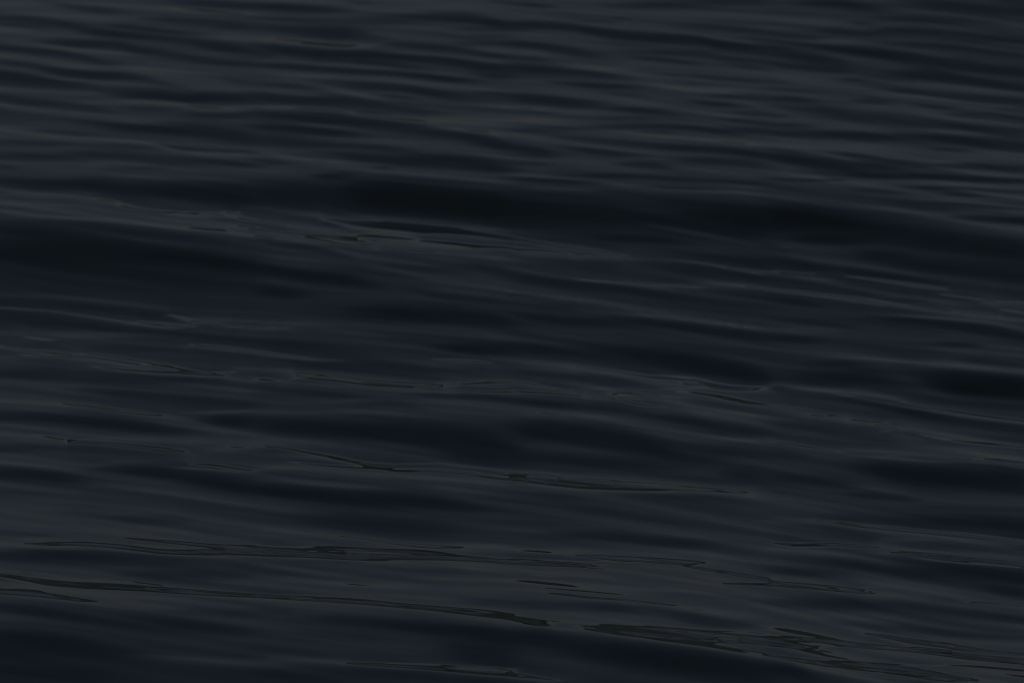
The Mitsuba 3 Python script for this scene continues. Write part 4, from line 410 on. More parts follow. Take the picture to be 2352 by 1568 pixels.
2,82,62 500,13415,37,40,15 538,13413,37,38,14 577,13407,36,37,14 615,13400,37,39,14 653,13393,40,42,14
2,175,0 637,13322,71,71,38 683,13313,68,68,38 729,13302,73,74,51 775,13284,76,80,76 820,13261,79,83,75 866,13254,80,86,75 912,13251,81,88,75 958,13245,82,90,75 1003,13234,81,88,75 1048,13222,81,89,75 1067,13217,82,93,75 1094,13213,91,114,75
2,81,103 491,13186,52,52,26 534,13179,55,55,26 577,13175,52,53,26 620,13173,50,52,26 662,13171,49,51,26 705,13171,53,55,26 748,13175,59,56,26
2,80,122 485,13002,79,89,-28 528,12995,75,78,-28 572,12983,73,73,-28 615,12972,70,70,-28 635,12968,68,69,-28 658,12966,64,64,-28 702,12965,56,55,-29 745,12966,46,46,-29 789,12966,44,44,-29
2,156,0 685,12963,32,32,4 735,12977,31,30,4 784,12990,29,29,4 833,12996,29,29,4 882,12996,29,30,4 931,12994,30,31,4 979,12989,31,32,4 1027,12979,32,33,4 1048,12974,33,34,4 1075,12968,32,33,4
2,83,83 660,13077,33,32,31 701,13071,31,31,31 743,13068,31,33,31 784,13069,35,37,31 826,13068,41,43,31 867,13062,45,46,31
2,177,0 590,13453,11,11,-27 637,13449,12,12,-27 658,13446,12,12,-27 684,13438,12,13,-27 731,13419,13,13,-27 748,13409,14,14,-27 777,13393,14,14,-27 823,13375,14,14,-27 870,13367,14,14,-27 917,13364,14,14,-28 964,13363,15,15,-28 1010,13353,16,16,-28 1056,13326,18,18,-28 1075,13318,19,19,-28 1103,13324,18,18,-28
2,0,78 -1039,12532,60,58,-40 -1012,12522,63,62,-40 -994,12516,63,63,-40 -949,12503,63,63,-40 -904,12492,62,63,-40 -881,12487,62,62,-40 -860,12481,60,60,-40 -815,12468,56,56,-41 -794,12465,54,54,-41 -771,12465,56,55,-41 -728,12470,57,56,-41 -684,12472,58,58,-41 -665,12470,59,58,-41 -640,12452,55,54,-41 -594,12417,48,48,-41 -551,12415,46,44,-42 -507,12415,42,37,-42 -464,12411,38,34,-42
2,0,70 -1028,12392,35,35,-18 -1001,12384,34,33,-18 -983,12378,35,34,-18 -939,12369,38,35,-18 -896,12370,35,32,-18 -873,12370,32,30,-18 -852,12371,32,31,-18
2,91,91 -828,12570,48,46,-1 -800,12571,46,45,-1 -782,12573,46,45,-1 -737,12578,45,44,-1 -692,12584,45,45,-1 -646,12591,47,47,-2 -628,12593,48,48,-2 -601,12596,48,49,-2
2,0,117 -1020,12291,32,32,-41 -995,12297,33,34,-41 -978,12301,33,33,-41 -937,12318,33,30,-41 -896,12334,29,28,-41 -871,12340,28,27,-41 -854,12342,28,27,-41 -812,12338,29,27,-41 -769,12331,28,27,-41 -726,12325,27,29,-42
2,0,76 -1009,12152,50,52,4 -984,12156,45,45,4 -966,12159,48,48,8 -924,12160,55,56,20 -881,12159,60,62,25 -858,12158,63,66,27 -838,12156,64,67,27 -795,12151,67,70,25 -774,12146,68,72,25 -752,12141,68,71,21 -709,12126,66,70,13 -665,12115,63,69,6 -623,12110,62,69,0 -580,12107,61,68,-6 -563,12106,60,66,-9 -537,12104,57,61,-11 -495,12102,53,55,-15 -452,12098,54,60,-15
2,147,74 -818,12030,47,47,0 -777,12029,47,46,-1 -736,12025,48,46,3 -695,12021,49,47,8 -654,12019,52,50,10 -613,12018,55,53,9 -572,12021,58,56,9 -532,12031,55,54,4 -491,12045,55,52,0 -451,12056,54,56,-1
2,0,98 -1001,12058,31,31,-23 -960,12051,29,29,-23 -919,12032,32,28,-23 -877,12015,30,27,-23 -836,12001,26,24,-23 -796,11991,24,22,-24 -755,11981,25,21,-24
2,80,75 -654,12113,38,38,-12 -613,12109,41,42,-12 -573,12107,45,46,-12 -533,12108,48,50,-12 -493,12112,52,56,-12 -453,12114,56,60,-12
2,0,162 -988,11890,30,29,-49 -962,11878,31,31,-49 -945,11867,33,33,-49 -919,11851,36,35,-49 -902,11838,38,37,-50 -859,11807,38,39,-50 -817,11790,37,38,-50 -775,11779,37,37,-48 -734,11770,37,38,-43 -710,11769,38,39,-41 -693,11768,37,38,-44 -652,11768,34,35,-50 -612,11767,31,33,-50 -589,11766,29,31,-50 -571,11765,29,31,-50 -530,11763,28,30,-50
2,0,76 -1018,12270,17,17,-37 -992,12260,18,18,-37 -974,12253,18,18,-37 -929,12235,18,19,-37 -886,12224,17,19,-38 -842,12219,16,19,-38 -799,12217,17,20,-38 -756,12206,17,21,-38 -712,12191,17,22,-38 -669,12177,18,24,-38 -626,12169,18,22,-38 -583,12168,18,21,-38 -540,12170,18,21,-38 -498,12177,18,21,-39 -455,12185,18,20,-39
2,0,160 -976,11745,15,17,-43 -950,11720,15,17,-43 -932,11708,15,17,-43 -889,11683,16,18,-43 -866,11674,17,19,-43 -847,11669,18,20,-43 -806,11662,20,24,-43 -784,11661,21,26,-44 -765,11664,24,27,-44 -724,11665,29,30,-44 -704,11664,31,33,-44 -683,11661,33,34,-42 -642,11653,33,35,-37 -601,11642,33,34,-33 -559,11619,34,32,-27 -541,11607,34,32,-24 -517,11592,34,33,-24 -475,11565,33,34,-24
2,116,73 -732,11797,16,15,-43 -690,11795,16,15,-43 -648,11789,17,17,-43 -607,11783,18,18,-43 -565,11782,18,19,-43 -524,11783,18,19,-43 -482,11782,17,20,-43 -441,11782,18,22,-43
2,0,73 -968,11648,39,42,11 -943,11627,36,36,11 -925,11614,39,39,14 -882,11588,45,45,21 -840,11569,47,48,21 -798,11554,50,50,21 -757,11542,50,50,21 -716,11532,50,50,20 -675,11528,49,49,21 -634,11526,48,48,22 -617,11525,49,49,22 -594,11521,48,48,19 -553,11510,48,48,15 -536,11505,47,47,13 -512,11497,46,46,9 -471,11482,45,46,2 -430,11467,45,47,2
2,0,149 -945,11350,111,120,42 -921,11346,109,113,42 -904,11344,108,111,42 -863,11341,107,111,42 -822,11337,108,111,41 -781,11323,104,107,34 -739,11301,100,103,27 -722,11292,99,101,25 -698,11277,97,100,19 -656,11246,93,101,10 -614,11213,89,99,3 -572,11182,89,95,3
2,0,109 -933,11197,67,67,31 -910,11197,66,66,31 -894,11196,66,66,31 -855,11193,66,65,31 -817,11189,66,65,31 -778,11183,64,63,31 -739,11174,63,62,31 -699,11164,63,62,31 -660,11153,64,63,31
2,0,147 -959,11505,23,24,-1 -934,11491,24,24,-1 -916,11484,23,24,-1 -891,11475,23,24,-1 -875,11471,23,24,-1 -834,11462,25,26,-1 -793,11456,28,28,-1 -753,11453,30,30,-1 -713,11451,32,32,-2 -672,11451,34,33,-2 -632,11449,36,35,-2 -591,11444,36,36,-2
2,121,71 -725,11300,22,23,-29 -687,11296,24,25,-29 -649,11292,30,31,-29 -611,11288,35,36,-29 -574,11284,39,40,-29 -536,11280,40,41,-29 -498,11274,41,42,-29 -460,11266,42,44,-29 -422,11256,41,47,-30
2,96,72 -675,11633,36,41,-5 -636,11637,36,38,-5 -596,11639,37,37,-5 -556,11639,40,40,-5 -516,11637,43,43,-5 -476,11636,47,46,-5 -436,11633,49,46,-5
2,170,170 -493,12674,64,67,30 -446,12669,62,64,30 -398,12662,63,64,29 -351,12655,65,66,29 -303,12646,68,69,29 -255,12632,70,70,29 -208,12619,71,72,29 -185,12613,72,73,29 -161,12607,74,74,29 -113,12593,79,79,29 -66,12580,83,83,29 -19,12568,85,84,29
2,78,78 -546,12547,56,55,-39 -501,12540,59,58,-39 -456,12534,55,55,-39 -411,12531,49,49,-39 -366,12527,41,41,-39 -320,12516,36,37,-39 -275,12495,38,39,-39 -230,12467,41,43,-40 -204,12458,45,43,-40 -185,12455,48,40,-40 -140,12443,46,33,-40 -118,12434,41,32,-40 -95,12425,36,34,-40 -51,12415,37,36,-40 -6,12412,38,36,-40 38,12413,37,33,-40
2,45,45 -495,12439,24,23,-19 -458,12441,23,23,-19 -420,12448,24,24,-19 -383,12455,25,25,-19
2,162,77 -367,12450,20,20,-42 -321,12442,20,21,-42 -276,12428,20,21,-42 -231,12414,20,20,-42 -203,12406,19,19,-42 -186,12401,22,23,-42 -141,12389,26,35,-42 -96,12377,32,35,-42 -51,12362,35,37,-42 -6,12355,37,38,-42 38,12350,36,40,-43
2,75,75 -530,12165,15,17,-39 -487,12178,16,17,-39 -444,12189,16,17,-39 -400,12196,15,17,-39 -356,12201,15,18,-39 -313,12205,17,20,-39 -269,12208,17,20,-39 -225,12206,18,20,-39 -181,12202,19,21,-39 -137,12197,21,21,-39 -116,12196,21,22,-39 -94,12195,22,23,-39 -50,12185,24,24,-39 -6,12169,25,27,-39 38,12156,26,26,-39
2,72,72 -462,12162,17,17,-17 -440,12165,17,17,-18 -417,12169,17,17,-18 -372,12173,19,19,-18 -327,12174,22,22,-18 -304,12174,24,24,-18 -282,12173,24,24,-18
2,74,56 -525,12042,39,40,-15 -490,12046,43,42,-15 -455,12048,41,40,-15 -421,12051,40,40,-15 -386,12054,42,42,-15
2,153,153 -368,12050,23,22,-16 -326,12047,22,22,-16 -283,12042,25,24,-16 -240,12033,28,27,-16 -197,12013,27,26,-16 -155,11991,26,25,-16 -112,11977,26,25,-16 -70,11965,27,27,-16 -27,11955,29,29,-16 15,11941,30,30,-16
2,61,61 -206,12123,30,30,-15 -188,12121,30,29,-15 -169,12120,29,29,-15 -131,12117,30,29,-15 -93,12114,33,35,-15 -73,12113,36,39,-15 -55,12113,37,39,-15
2,109,109 -395,11986,30,30,-49 -349,11981,31,32,-50 -303,11975,37,37,-50 -258,11968,41,42,-50 -237,11964,43,44,-50 -212,11959,41,41,-50 -167,11950,36,35,-50 -122,11939,35,32,-50
2,81,75 -164,12183,22,24,-45 -124,12160,23,25,-45 -83,12140,27,28,-46 -43,12118,30,31,-46 -3,12092,32,32,-46 37,12065,33,34,-46
2,99,75 -211,12050,16,17,-46 -169,12042,18,19,-46 -128,12034,21,22,-46 -87,12024,23,24,-46 -45,12015,25,26,-46 -4,12005,28,28,-47 37,11994,29,29,-47
2,70,74 -137,11932,24,24,-45 -113,11924,24,24,-45 -94,11916,25,25,-45 -50,11901,27,27,-45 -7,11886,28,29,-45 37,11868,29,30,-45
2,69,73 -136,11828,39,39,-13 -112,11821,37,37,-13 -93,11815,37,36,-13 -50,11802,39,38,-13 -7,11788,42,41,-13 37,11771,41,40,-13
2,160,74 -422,11888,19,19,-50 -380,11874,21,20,-50 -358,11867,22,20,-50 -338,11859,24,21,-50 -296,11843,29,24,-50 -254,11824,31,27,-50 -212,11796,32,27,-50 -170,11767,34,28,-51 -129,11746,34,28,-51 -87,11731,34,28,-51 -71,11725,34,28,-51 -46,11716,33,28,-51 -5,11701,30,26,-51 36,11683,24,24,-51
2,73,73 -514,11778,14,14,-50 -471,11770,13,14,-50 -429,11763,15,16,-50 -386,11753,16,17,-50 -343,11738,17,18,-50 -301,11726,17,19,-50 -258,11716,18,20,-50 -216,11706,19,22,-50 -174,11692,21,24,-50 -132,11661,21,24,-51 -89,11623,21,26,-51 -47,11592,21,26,-51 -6,11567,20,26,-51 36,11539,18,25,-51
2,157,72 -460,11645,36,35,10 -419,11633,36,34,10 -377,11617,36,37,11 -335,11602,42,41,14 -293,11589,47,47,16 -270,11583,50,50,18 -252,11579,51,51,20 -211,11570,53,53,24 -169,11558,55,55,30 -128,11538,56,56,39 -87,11513,58,58,47 -70,11502,58,58,51 -46,11487,60,59,55 -5,11459,66,65,62 36,11435,72,63,63
2,73,55 -510,11680,35,40,-9 -475,11671,35,37,-9 -441,11661,32,32,-9 -407,11647,30,31,-9 -373,11630,27,29,-10
2,84,84 -413,11503,46,48,-2 -387,11494,46,47,-2 -370,11488,46,47,-2 -328,11475,48,48,-2 -286,11463,50,51,-2 -244,11451,52,53,-2 -227,11447,53,54,-2 -202,11440,53,54,-2
2,76,71 -155,11443,104,99,29 -117,11419,100,96,29 -78,11393,104,96,28 -40,11367,133,99,28 -3,11337,152,106,28 35,11302,144,116,27
2,70,70 -493,11275,47,49,-41 -452,11275,48,49,-41 -412,11274,48,50,-41 -371,11277,47,49,-41 -331,11277,43,45,-41 -290,11271,41,39,-41 -249,11267,44,39,-38 -208,11264,47,40,-33 -168,11261,47,40,-28 -127,11261,50,41,-27 -87,11265,54,41,-27 -46,11265,55,38,-27 -6,11260,47,31,-28 35,11247,27,25,-28
2,147,70 -333,11244,9,10,-39 -292,11237,9,10,-39 -251,11228,10,11,-40 -210,11222,10,14,-40 -169,11216,11,15,-40 -128,11207,12,16,-40 -87,11194,12,16,-40 -68,11186,12,17,-40 -46,11177,12,16,-40 -6,11161,12,15,-40 35,11152,13,15,-40
2,70,151 -489,11184,36,37,17 -447,11180,35,35,16 -405,11176,34,34,16 -363,11173,35,34,16 -321,11171,36,35,16 -279,11166,36,35,16 -238,11159,36,35,16 -196,11153,36,36,16 -154,11147,37,37,16 -112,11143,37,38,16
2,56,69 -106,11139,33,33,18 -87,11136,32,32,18 -71,11134,31,31,18 -36,11128,31,30,18 -1,11122,31,31,18 35,11120,32,34,18
2,78,79 -39,12675,42,42,6 0,12663,42,42,6 40,12652,41,41,6 79,12642,41,41,6 118,12632,43,43,6 157,12625,43,44,6
2,168,168 -31,12530,38,38,14 12,12524,38,38,14 32,12522,38,38,14 56,12521,39,39,14 100,12520,41,41,14 144,12520,43,43,14 188,12520,46,45,14 231,12510,46,45,14 275,12493,46,44,13 301,12491,46,44,13 319,12493,45,44,13 363,12502,43,43,13 407,12512,44,44,13 431,12519,44,45,13 451,12524,45,46,13 495,12536,49,48,13
2,134,78 213,12567,22,23,-21 255,12566,23,24,-21 297,12568,25,26,-21 339,12570,27,28,-21 380,12573,28,29,-21 422,12576,29,30,-21 464,12576,30,31,-21 506,12575,32,31,-21 548,12582,44,28,-21
2,76,165 -38,12337,31,35,-38 7,12352,32,34,-38 52,12366,34,35,-38 97,12374,36,37,-38 143,12381,39,38,-38 188,12384,41,40,-38 233,12386,43,42,-38 279,12386,47,45,-38 324,12384,50,49,-38 369,12375,53,52,-39 413,12356,50,50,-39 458,12335,45,45,-39 502,12311,39,43,-39 546,12294,34,37,-39
2,75,114 -38,12108,40,41,-42 3,12102,41,40,-42 44,12097,43,40,-42 85,12092,42,41,-42 104,12089,41,41,-42 125,12087,40,39,-42 166,12083,37,37,-42 207,12082,34,31,-42 247,12077,33,32,-42
2,127,127 140,12187,29,41,-43 185,12190,27,27,-43 231,12193,33,34,-43 277,12201,40,42,-43 322,12201,44,46,-44 368,12193,46,60,-44 412,12161,43,51,-44 456,12133,50,43,-44
2,38,38 166,12105,19,18,-24 198,12101,19,19,-24 230,12096,22,22,-24 262,12092,25,25,-24
2,74,161 -37,12017,49,49,-50 6,12002,50,50,-50 50,11986,51,51,-50 93,11975,51,50,-50 137,11965,49,49,-50 180,11956,47,47,-50 223,11949,44,45,-50 267,11941,38,40,-50 310,11933,33,34,-50 329,11930,31,31,-50 353,11927,30,30,-50 396,11921,28,28,-50 439,11919,27,27,-50 483,11923,26,25,-50
2,122,74 215,11939,25,26,-21 259,11933,24,24,-21 302,11926,28,28,-21 346,11922,33,32,-21 389,11918,34,33,-21 433,11914,34,33,-22 476,11918,33,32,-22 520,11925,31,28,-22
2,91,91 3,11853,17,18,-45 41,11834,17,18,-46 79,11816,18,20,-46 117,11804,19,21,-46 155,11799,19,22,-46 193,11797,19,22,-46 231,11799,19,21,-46
2,77,77 311,12147,25,26,-46 350,12131,28,29,-46 388,12119,35,36,-46 427,12123,33,30,-46 465,12130,26,21,-47 505,12141,30,27,-47
2,73,139 -37,11805,50,51,-1 7,11787,49,49,-1 51,11763,50,48,-2 94,11741,53,51,-2 137,11739,51,49,-2 181,11747,49,47,-2 203,11752,48,47,-2 225,11757,47,46,-2 268,11769,43,43,-2 312,11775,39,49,-2
2,119,72 213,11797,32,40,6 255,11773,32,32,5 298,11745,48,47,5 324,11729,56,57,5 340,11718,55,56,5 382,11694,57,55,4 403,11688,59,55,4 425,11688,58,53,4 468,11695,57,55,4 511,11704,63,63,4
2,90,90 3,11713,35,31,-27 41,11695,32,31,-28 78,11665,35,33,-28 116,11652,37,36,-28 153,11664,35,35,-28 191,11676,35,35,-28 229,11686,36,35,-28
2,98,73 272,11803,32,42,-42 312,11796,33,39,-42 352,11791,38,42,-42 393,11788,42,44,-42 434,11790,44,45,-42 475,11800,45,45,-42 516,11813,44,44,-43
2,157,72 12,11652,25,21,-45 53,11636,21,18,-45 94,11608,22,19,-45 135,11595,24,22,-45 177,11590,33,25,-45 218,11589,32,24,-45 259,11592,30,24,-45 280,11595,30,24,-45 300,11601,30,24,-46 342,11612,29,24,-46 383,11617,28,24,-46 425,11627,26,23,-46 467,11639,25,22,-46 509,11649,22,23,-46
2,70,70 -36,11584,18,21,-47 6,11563,17,21,-47 47,11538,17,23,-48 89,11523,21,25,-48 130,11496,23,28,-48 171,11458,20,25,-48 211,11434,22,30,-48 237,11424,23,31,-48 252,11417,24,31,-48 293,11401,24,31,-49 333,11384,25,32,-49 374,11369,27,34,-49 392,11363,28,35,-49 414,11354,27,35,-49 455,11336,26,36,-49 495,11318,25,43,-50
2,70,70 -36,11498,48,52,34 6,11479,51,54,34 47,11461,60,60,41 88,11438,69,71,46 129,11401,78,78,46 169,11359,86,85,45 209,11325,86,85,45 250,11296,85,85,45 290,11274,85,85,45 330,11255,85,85,44 350,11248,85,86,44 370,11241,85,85,44 410,11232,83,84,44 450,11224,85,84,44 491,11219,92,81,44
2,69,88 -35,11211,36,47,-18 2,11206,39,39,-18 39,11205,41,27,-18 75,11190,31,25,-18 112,11174,23,24,-18 148,11159,21,21,-18 184,11144,20,20,-19
2,172,0 563,12827,45,40,17 609,12833,45,39,17 629,12838,48,38,17 655,12843,48,38,18 701,12851,44,40,20 747,12862,43,43,21 794,12873,45,46,24 840,12881,47,49,28 886,12884,50,52,33 931,12882,52,54,39 976,12869,53,56,42 1020,12846,54,57,45 1038,12834,54,58,46 1063,12817,60,64,46
2,77,0 477,12773,42,42,-36 522,12775,44,45,-36 566,12776,43,43,-36 611,12774,39,43,-36 655,12758,36,55,-36 699,12738,36,54,-36 743,12730,38,57,-37 788,12732,39,58,-37 832,12725,39,56,-37 875,12705,40,54,-37 918,12680,40,50,-37 961,12655,39,46,-37 1003,12632,38,40,-38 1021,12622,38,38,-38 1046,12604,37,35,-38
2,64,64 526,12676,29,29,-12 545,12680,28,29,-12 566,12685,29,29,-12 606,12693,29,30,-12 646,12697,29,30,-12 666,12699,30,32,-12 686,12702,30,34,-12
2,69,69 708,12645,25,25,-37 729,12643,27,28,-37 751,12646,30,30,-37 795,12657,29,31,-37 839,12663,28,30,-37 861,12663,27,29,-37 882,12662,27,30,-37
2,157,0 654,12601,34,21,-13 698,12604,27,21,-13 741,12601,25,25,-13 786,12615,25,26,-13 830,12627,27,28,-13 874,12632,28,29,-13 917,12630,29,30,-13 961,12626,29,31,-13 1004,12623,29,30,-13 1021,12620,29,29,-13 1047,12614,28,27,-13
2,77,137 466,12475,42,42,-40 509,12475,45,46,-40 552,12470,45,48,-40 595,12472,45,48,-40 638,12477,45,46,-40 655,12478,45,46,-40 681,12479,40,41,-40 724,12481,35,36,-40 767,12472,26,33,-40 809,12463,29,43,-41
2,135,0 702,12541,27,40,-38 744,12549,26,24,-38 787,12558,33,26,-38 830,12562,35,29,-38 873,12560,36,31,-38 897,12557,37,33,-38 915,12554,36,33,-38 957,12547,35,33,-38 999,12541,34,32,-38 1040,12532,31,31,-38
2,132,0 698,12479,13,13,-34 740,12472,13,13,-34 781,12450,13,14,-34 822,12431,14,17,-34 863,12421,13,18,-34 905,12412,13,18,-35 929,12404,13,17,-35 946,12398,13,16,-35 986,12381,13,15,-35 1029,12387,16,17,-35
2,164,0 484,12409,35,35,7 529,12391,34,34,7 555,12384,33,32,7 574,12381,34,34,9 619,12379,38,37,13 664,12377,41,41,17 709,12370,48,48,23 754,12361,54,53,29 777,12357,56,55,34 799,12354,57,56,36 844,12350,62,62,39 889,12345,66,67,43 934,12332,67,70,46 978,12317,70,74,49 997,12312,73,78,51 1023,12310,81,94,51
2,77,87 459,12272,51,49,10 502,12275,45,43,10 545,12280,40,39,10 589,12288,40,39,10 633,12297,43,41,9 676,12303,47,42,9
2,75,162 455,12180,36,48,-33 502,12200,35,32,-34 549,12207,35,32,-38 595,12212,37,33,-42 641,12215,40,37,-42 687,12212,47,45,-42 705,12212,51,48,-42 734,12213,55,54,-43 780,12206,64,61,-43 825,12187,69,68,-43 869,12159,56,55,-43 890,12146,55,47,-43 913,12133,60,46,-43 955,12088,46,64,-44
2,67,67 680,12123,49,50,-47 700,12126,44,47,-47 722,12131,46,51,-47 764,12138,51,57,-47 805,12142,54,59,-47 827,12143,55,61,-47 847,12146,54,59,-47
2,48,0 896,12271,47,39,33 936,12259,44,40,33 976,12245,49,46,33 1016,12229,58,55,33
2,75,105 451,12054,15,15,-36 495,12061,15,15,-36 538,12069,16,18,-36 582,12072,16,20,-36 625,12071,17,21,-37 669,12078,18,21,-37 713,12087,17,19,-37
2,74,0 446,11913,54,53,0 489,11930,51,49,1 532,11945,49,48,6 575,11959,50,49,11 618,11976,50,48,13 662,11999,49,49,13 706,12024,49,49,13 749,12032,48,48,13 791,12024,48,48,13 834,12015,48,49,13 875,12004,47,46,12 917,11992,46,45,12 941,11985,45,45,12 959,11979,46,45,12 1000,11966,46,46,12 1017,11959,46,46,12 1041,11948,48,48,12
2,74,112 443,11824,47,46,-33 483,11824,45,44,-34 522,11823,46,46,-34 562,11820,46,47,-34 581,11820,46,47,-34 602,11822,42,43,-34 643,11830,34,37,-34 683,11842,28,31,-34 724,11852,28,31,-34
2,72,110 437,11674,41,34,-45 477,11677,43,41,-46 517,11684,48,49,-46 557,11696,52,53,-46 597,11705,55,55,-46 616,11707,56,57,-46 636,11703,55,56,-46 674,11678,55,59,-46 712,11656,69,61,-47
2,160,0 532,11796,37,36,-1 573,11803,36,34,-1 591,11806,35,33,-1 614,11810,36,34,-1 656,11817,39,37,-1 697,11827,41,40,-1 739,11834,43,42,-1 780,11835,42,42,-2 821,11833,42,43,-2 861,11830,42,43,-2 902,11828,41,43,-2 943,11824,40,43,-2 959,11821,40,43,-2 983,11817,43,46,-2
2,118,0 692,11918,28,27,-24 735,11914,27,27,-24 777,11907,28,28,-24 819,11896,29,30,-24 861,11883,31,32,-25 903,11871,31,33,-25 944,11860,32,33,-25 962,11854,32,34,-25 986,11848,34,34,-25
2,60,0 823,11739,46,33,-42 841,11737,43,32,-42 861,11732,41,34,-42 899,11722,41,38,-42 937,11710,44,41,-42 973,11689,45,45,-43
2,157,0 434,11377,31,30,-49 477,11399,27,28,-49 503,11416,29,31,-49 522,11433,33,37,-49 567,11474,43,45,-49 612,11504,50,53,-49 656,11517,51,53,-49 699,11520,49,50,-49 743,11524,47,48,-50 786,11525,46,50,-50 830,11525,46,55,-50 873,11522,46,59,-50 916,11515,45,61,-50 935,11510,44,62,-50 959,11506,44,58,-50
2,69,69 511,11391,26,24,-47 532,11403,24,25,-47 554,11416,25,26,-47 598,11435,27,28,-47 641,11448,30,29,-48 663,11454,31,29,-48 684,11458,31,29,-48
2,68,113 425,11339,18,21,-41 466,11321,17,21,-41 507,11305,20,28,-41 547,11288,26,31,-42 588,11262,30,34,-42 628,11243,31,34,-42 668,11219,30,31,-43 707,11194,29,30,-43
2,68,55 423,11278,49,59,40 458,11262,52,55,40 493,11248,52,52,40 527,11216,56,56,39 542,11196,58,59,39 560,11173,61,62,39
2,78,0 809,12065,11,12,-37 848,12071,13,14,-37 887,12072,15,16,-37 926,12075,17,18,-37 965,12076,19,21,-37 1004,12078,19,20,-37
3,0,10 -1288,15696,34,33,-33 -1254,15664,40,39,-33 -1228,15641,39,40,-33 -1170,15599,36,36,-33 -1142,15588,34,35,-33 -1113,15582,34,35,-33 -1058,15576,34,35,-33 -1002,15569,34,35,-34 -946,15556,36,37,-34 -890,15543,38,39,-34 -834,15529,38,39,-34 -778,15512,38,45,-34 -723,15498,39,49,-34 -667,15478,39,40,-34 -611,15445,29,45,-34
3,20,10 -1054,15877,15,15,-49 -1000,15860,37,34,-49 -942,15789,49,48,-49 -887,15756,42,42,-49 -835,15762,35,32,-49 -782,15771,37,33,-49 -752,15771,39,35,-49 -729,15765,41,39,-49 -675,15742,40,37,-50 -621,15705,32,32,-50
3,2,2 -714,15819,33,26,-49 -673,15814,27,26,-49
3,5,5 -789,15540,15,13,-50 -738,15525,34,32,-50 -688,15532,28,27,-50
3,2,10 -665,15613,20,18,-50 -617,15617,18,17,-50
3,2,9 -649,15553,21,21,-50 -616,15578,35,28,-50
4,6,6 -796,14737,20,18,-55 -755,14687,35,35,-55 -714,14644,32,33,-55 -675,14634,9,9,-55
4,7,7 -864,14653,14,13,-55 -816,14615,36,33,-55 -769,14585,38,37,-55 -723,14576,8,8,-55
3,7,7 -865,14672,10,10,-14 -818,14655,14,13,-14 -771,14628,13,12,-14 -724,14600,10,10,-14
3,1,1 -648,14574,12,12,-58 -623,14570,11,12,-58
3,4,4 -1109,14481,14,14,-55 -1073,14458,21,21,-55 -1038,14448,14,15,-55
4,20,10 -481,15781,12,12,-50 -426,15761,67,63,-50 -402,15735,94,95,-50 -371,15730,114,115,-50 -317,15720,134,133,-50 -262,15698,119,122,-51 -208,15675,109,110,-51 -154,15649,87,99,-51 -100,15610,75,95,-51 -46,15579,71,86,-51 8,15551,63,75,-51
4,12,10 -226,15562,7,7,-1 -167,15569,32,35,-1 -146,15563,39,42,-1 -109,15549,41,45,-1 -50,15513,43,47,-1 8,15472,43,37,-1
4,5,5 -477,15642,33,34,-22 -427,15610,48,46,-23 -398,15583,35,32,-23 -377,15568,10,10,-23
4,14,14 -342,15421,13,14,-31 -316,15439,42,41,-31 -287,15437,46,47,-31 -232,15437,54,55,-31 -197,15431,57,64,-31 -176,15426,54,61,-31 -121,15413,43,52,-31 -66,15396,14,18,-32
3,10,5 -637,15718,28,27,-51 -592,15683,26,26,-51 -547,15652,20,22,-51
4,10,14 -631,15570,32,28,-50 -576,15562,30,27,-51 -521,15543,36,33,-51 -466,15525,43,41,-51 -411,15507,64,59,-51 -356,15474,52,38,-51
4,8,8 -385,15567,33,31,-50 -331,15544,65,64,-50 -278,15534,57,55,-51 -252,15529,52,49,-51 -225,15528,22,20,-51
4,5,5 -436,15485,22,24,-51 -388,15463,51,57,-51 -340,15441,27,24,-51
3,10,10 -515,15490,21,21,-50 -464,15448,31,32,-51 -413,15392,30,31,-51 -363,15353,28,27,-51 -313,15315,12,12,-51
3,8,8 -341,15383,14,15,-51 -284,15347,25,25,-51 -228,15319,27,26,-51 -172,15300,14,14,-51
3,12,10 -225,15502,27,26,-51 -166,15487,38,33,-51 -145,15479,39,34,-51 -108,15456,43,37,-51 -79,15439,45,39,-51 -50,15426,40,38,-51 8,15424,40,26,-51
3,10,3 -628,15477,20,17,-54 -597,15459,20,20,-54 -566,15440,15,16,-54
3,1,1 -57,15254,15,15,-51 -44,15257,15,16,-51
3,2,2 -547,14557,14,14,-58 -510,14545,13,14,-58
3,9,14 -8,15592,50,39,-50 50,15525,51,48,-51 79,15498,54,51,-51 107,15478,52,49,-51 164,15442,51,46,-51 221,15419,42,36,-51 278,15381,11,11,-51
4,9,3 -8,15464,22,20,-1 24,15456,20,19,-1 55,15440,5,5,-2
3,9,8 -8,15395,24,34,-51 44,15398,36,34,-51 95,15381,36,32,-51 147,15354,20,18,-51
3,4,4 170,15345,11,10,-51 213,15346,20,18,-51 257,15362,11,11,-51
3,6,9 509,15298,11,12,-52 565,15297,27,20,-52 620,15278,28,24,-52
3,5,5 154,15074,12,12,-52 207,15065,19,17,-52 260,15063,13,12,-52
3,1,1 330,15061,18,18,-53 342,15054,18,18,-53
3,4,4 360,15087,11,11,-57 405,15075,15,14,-57 450,15061,10,11,-57
3,3,9 551,15100,11,12,-53 582,15096,20,18,-53 613,15098,24,18,-53
3,9,8 -8,14909,15,15,-54 47,14893,19,18,-54 76,14883,19,18,-54 102,14875,19,17,-54 157,14862,13,12,-55
3,1,1 480,14708,15,14,-56 500,14711,15,14,-56
3,1,1 516,14675,16,16,-57 537,14677,16,15,-57
3,2,2 290,14748,11,10,-58 327,14737,11,11,-58
3,1,1 657,15536,12,11,-51 678,15540,11,11,-51
3,0,0 867,15337,15,15,-52 877,15325,13,14,-52
3,9,1 606,15299,32,20,-52 634,15266,16,15,-52
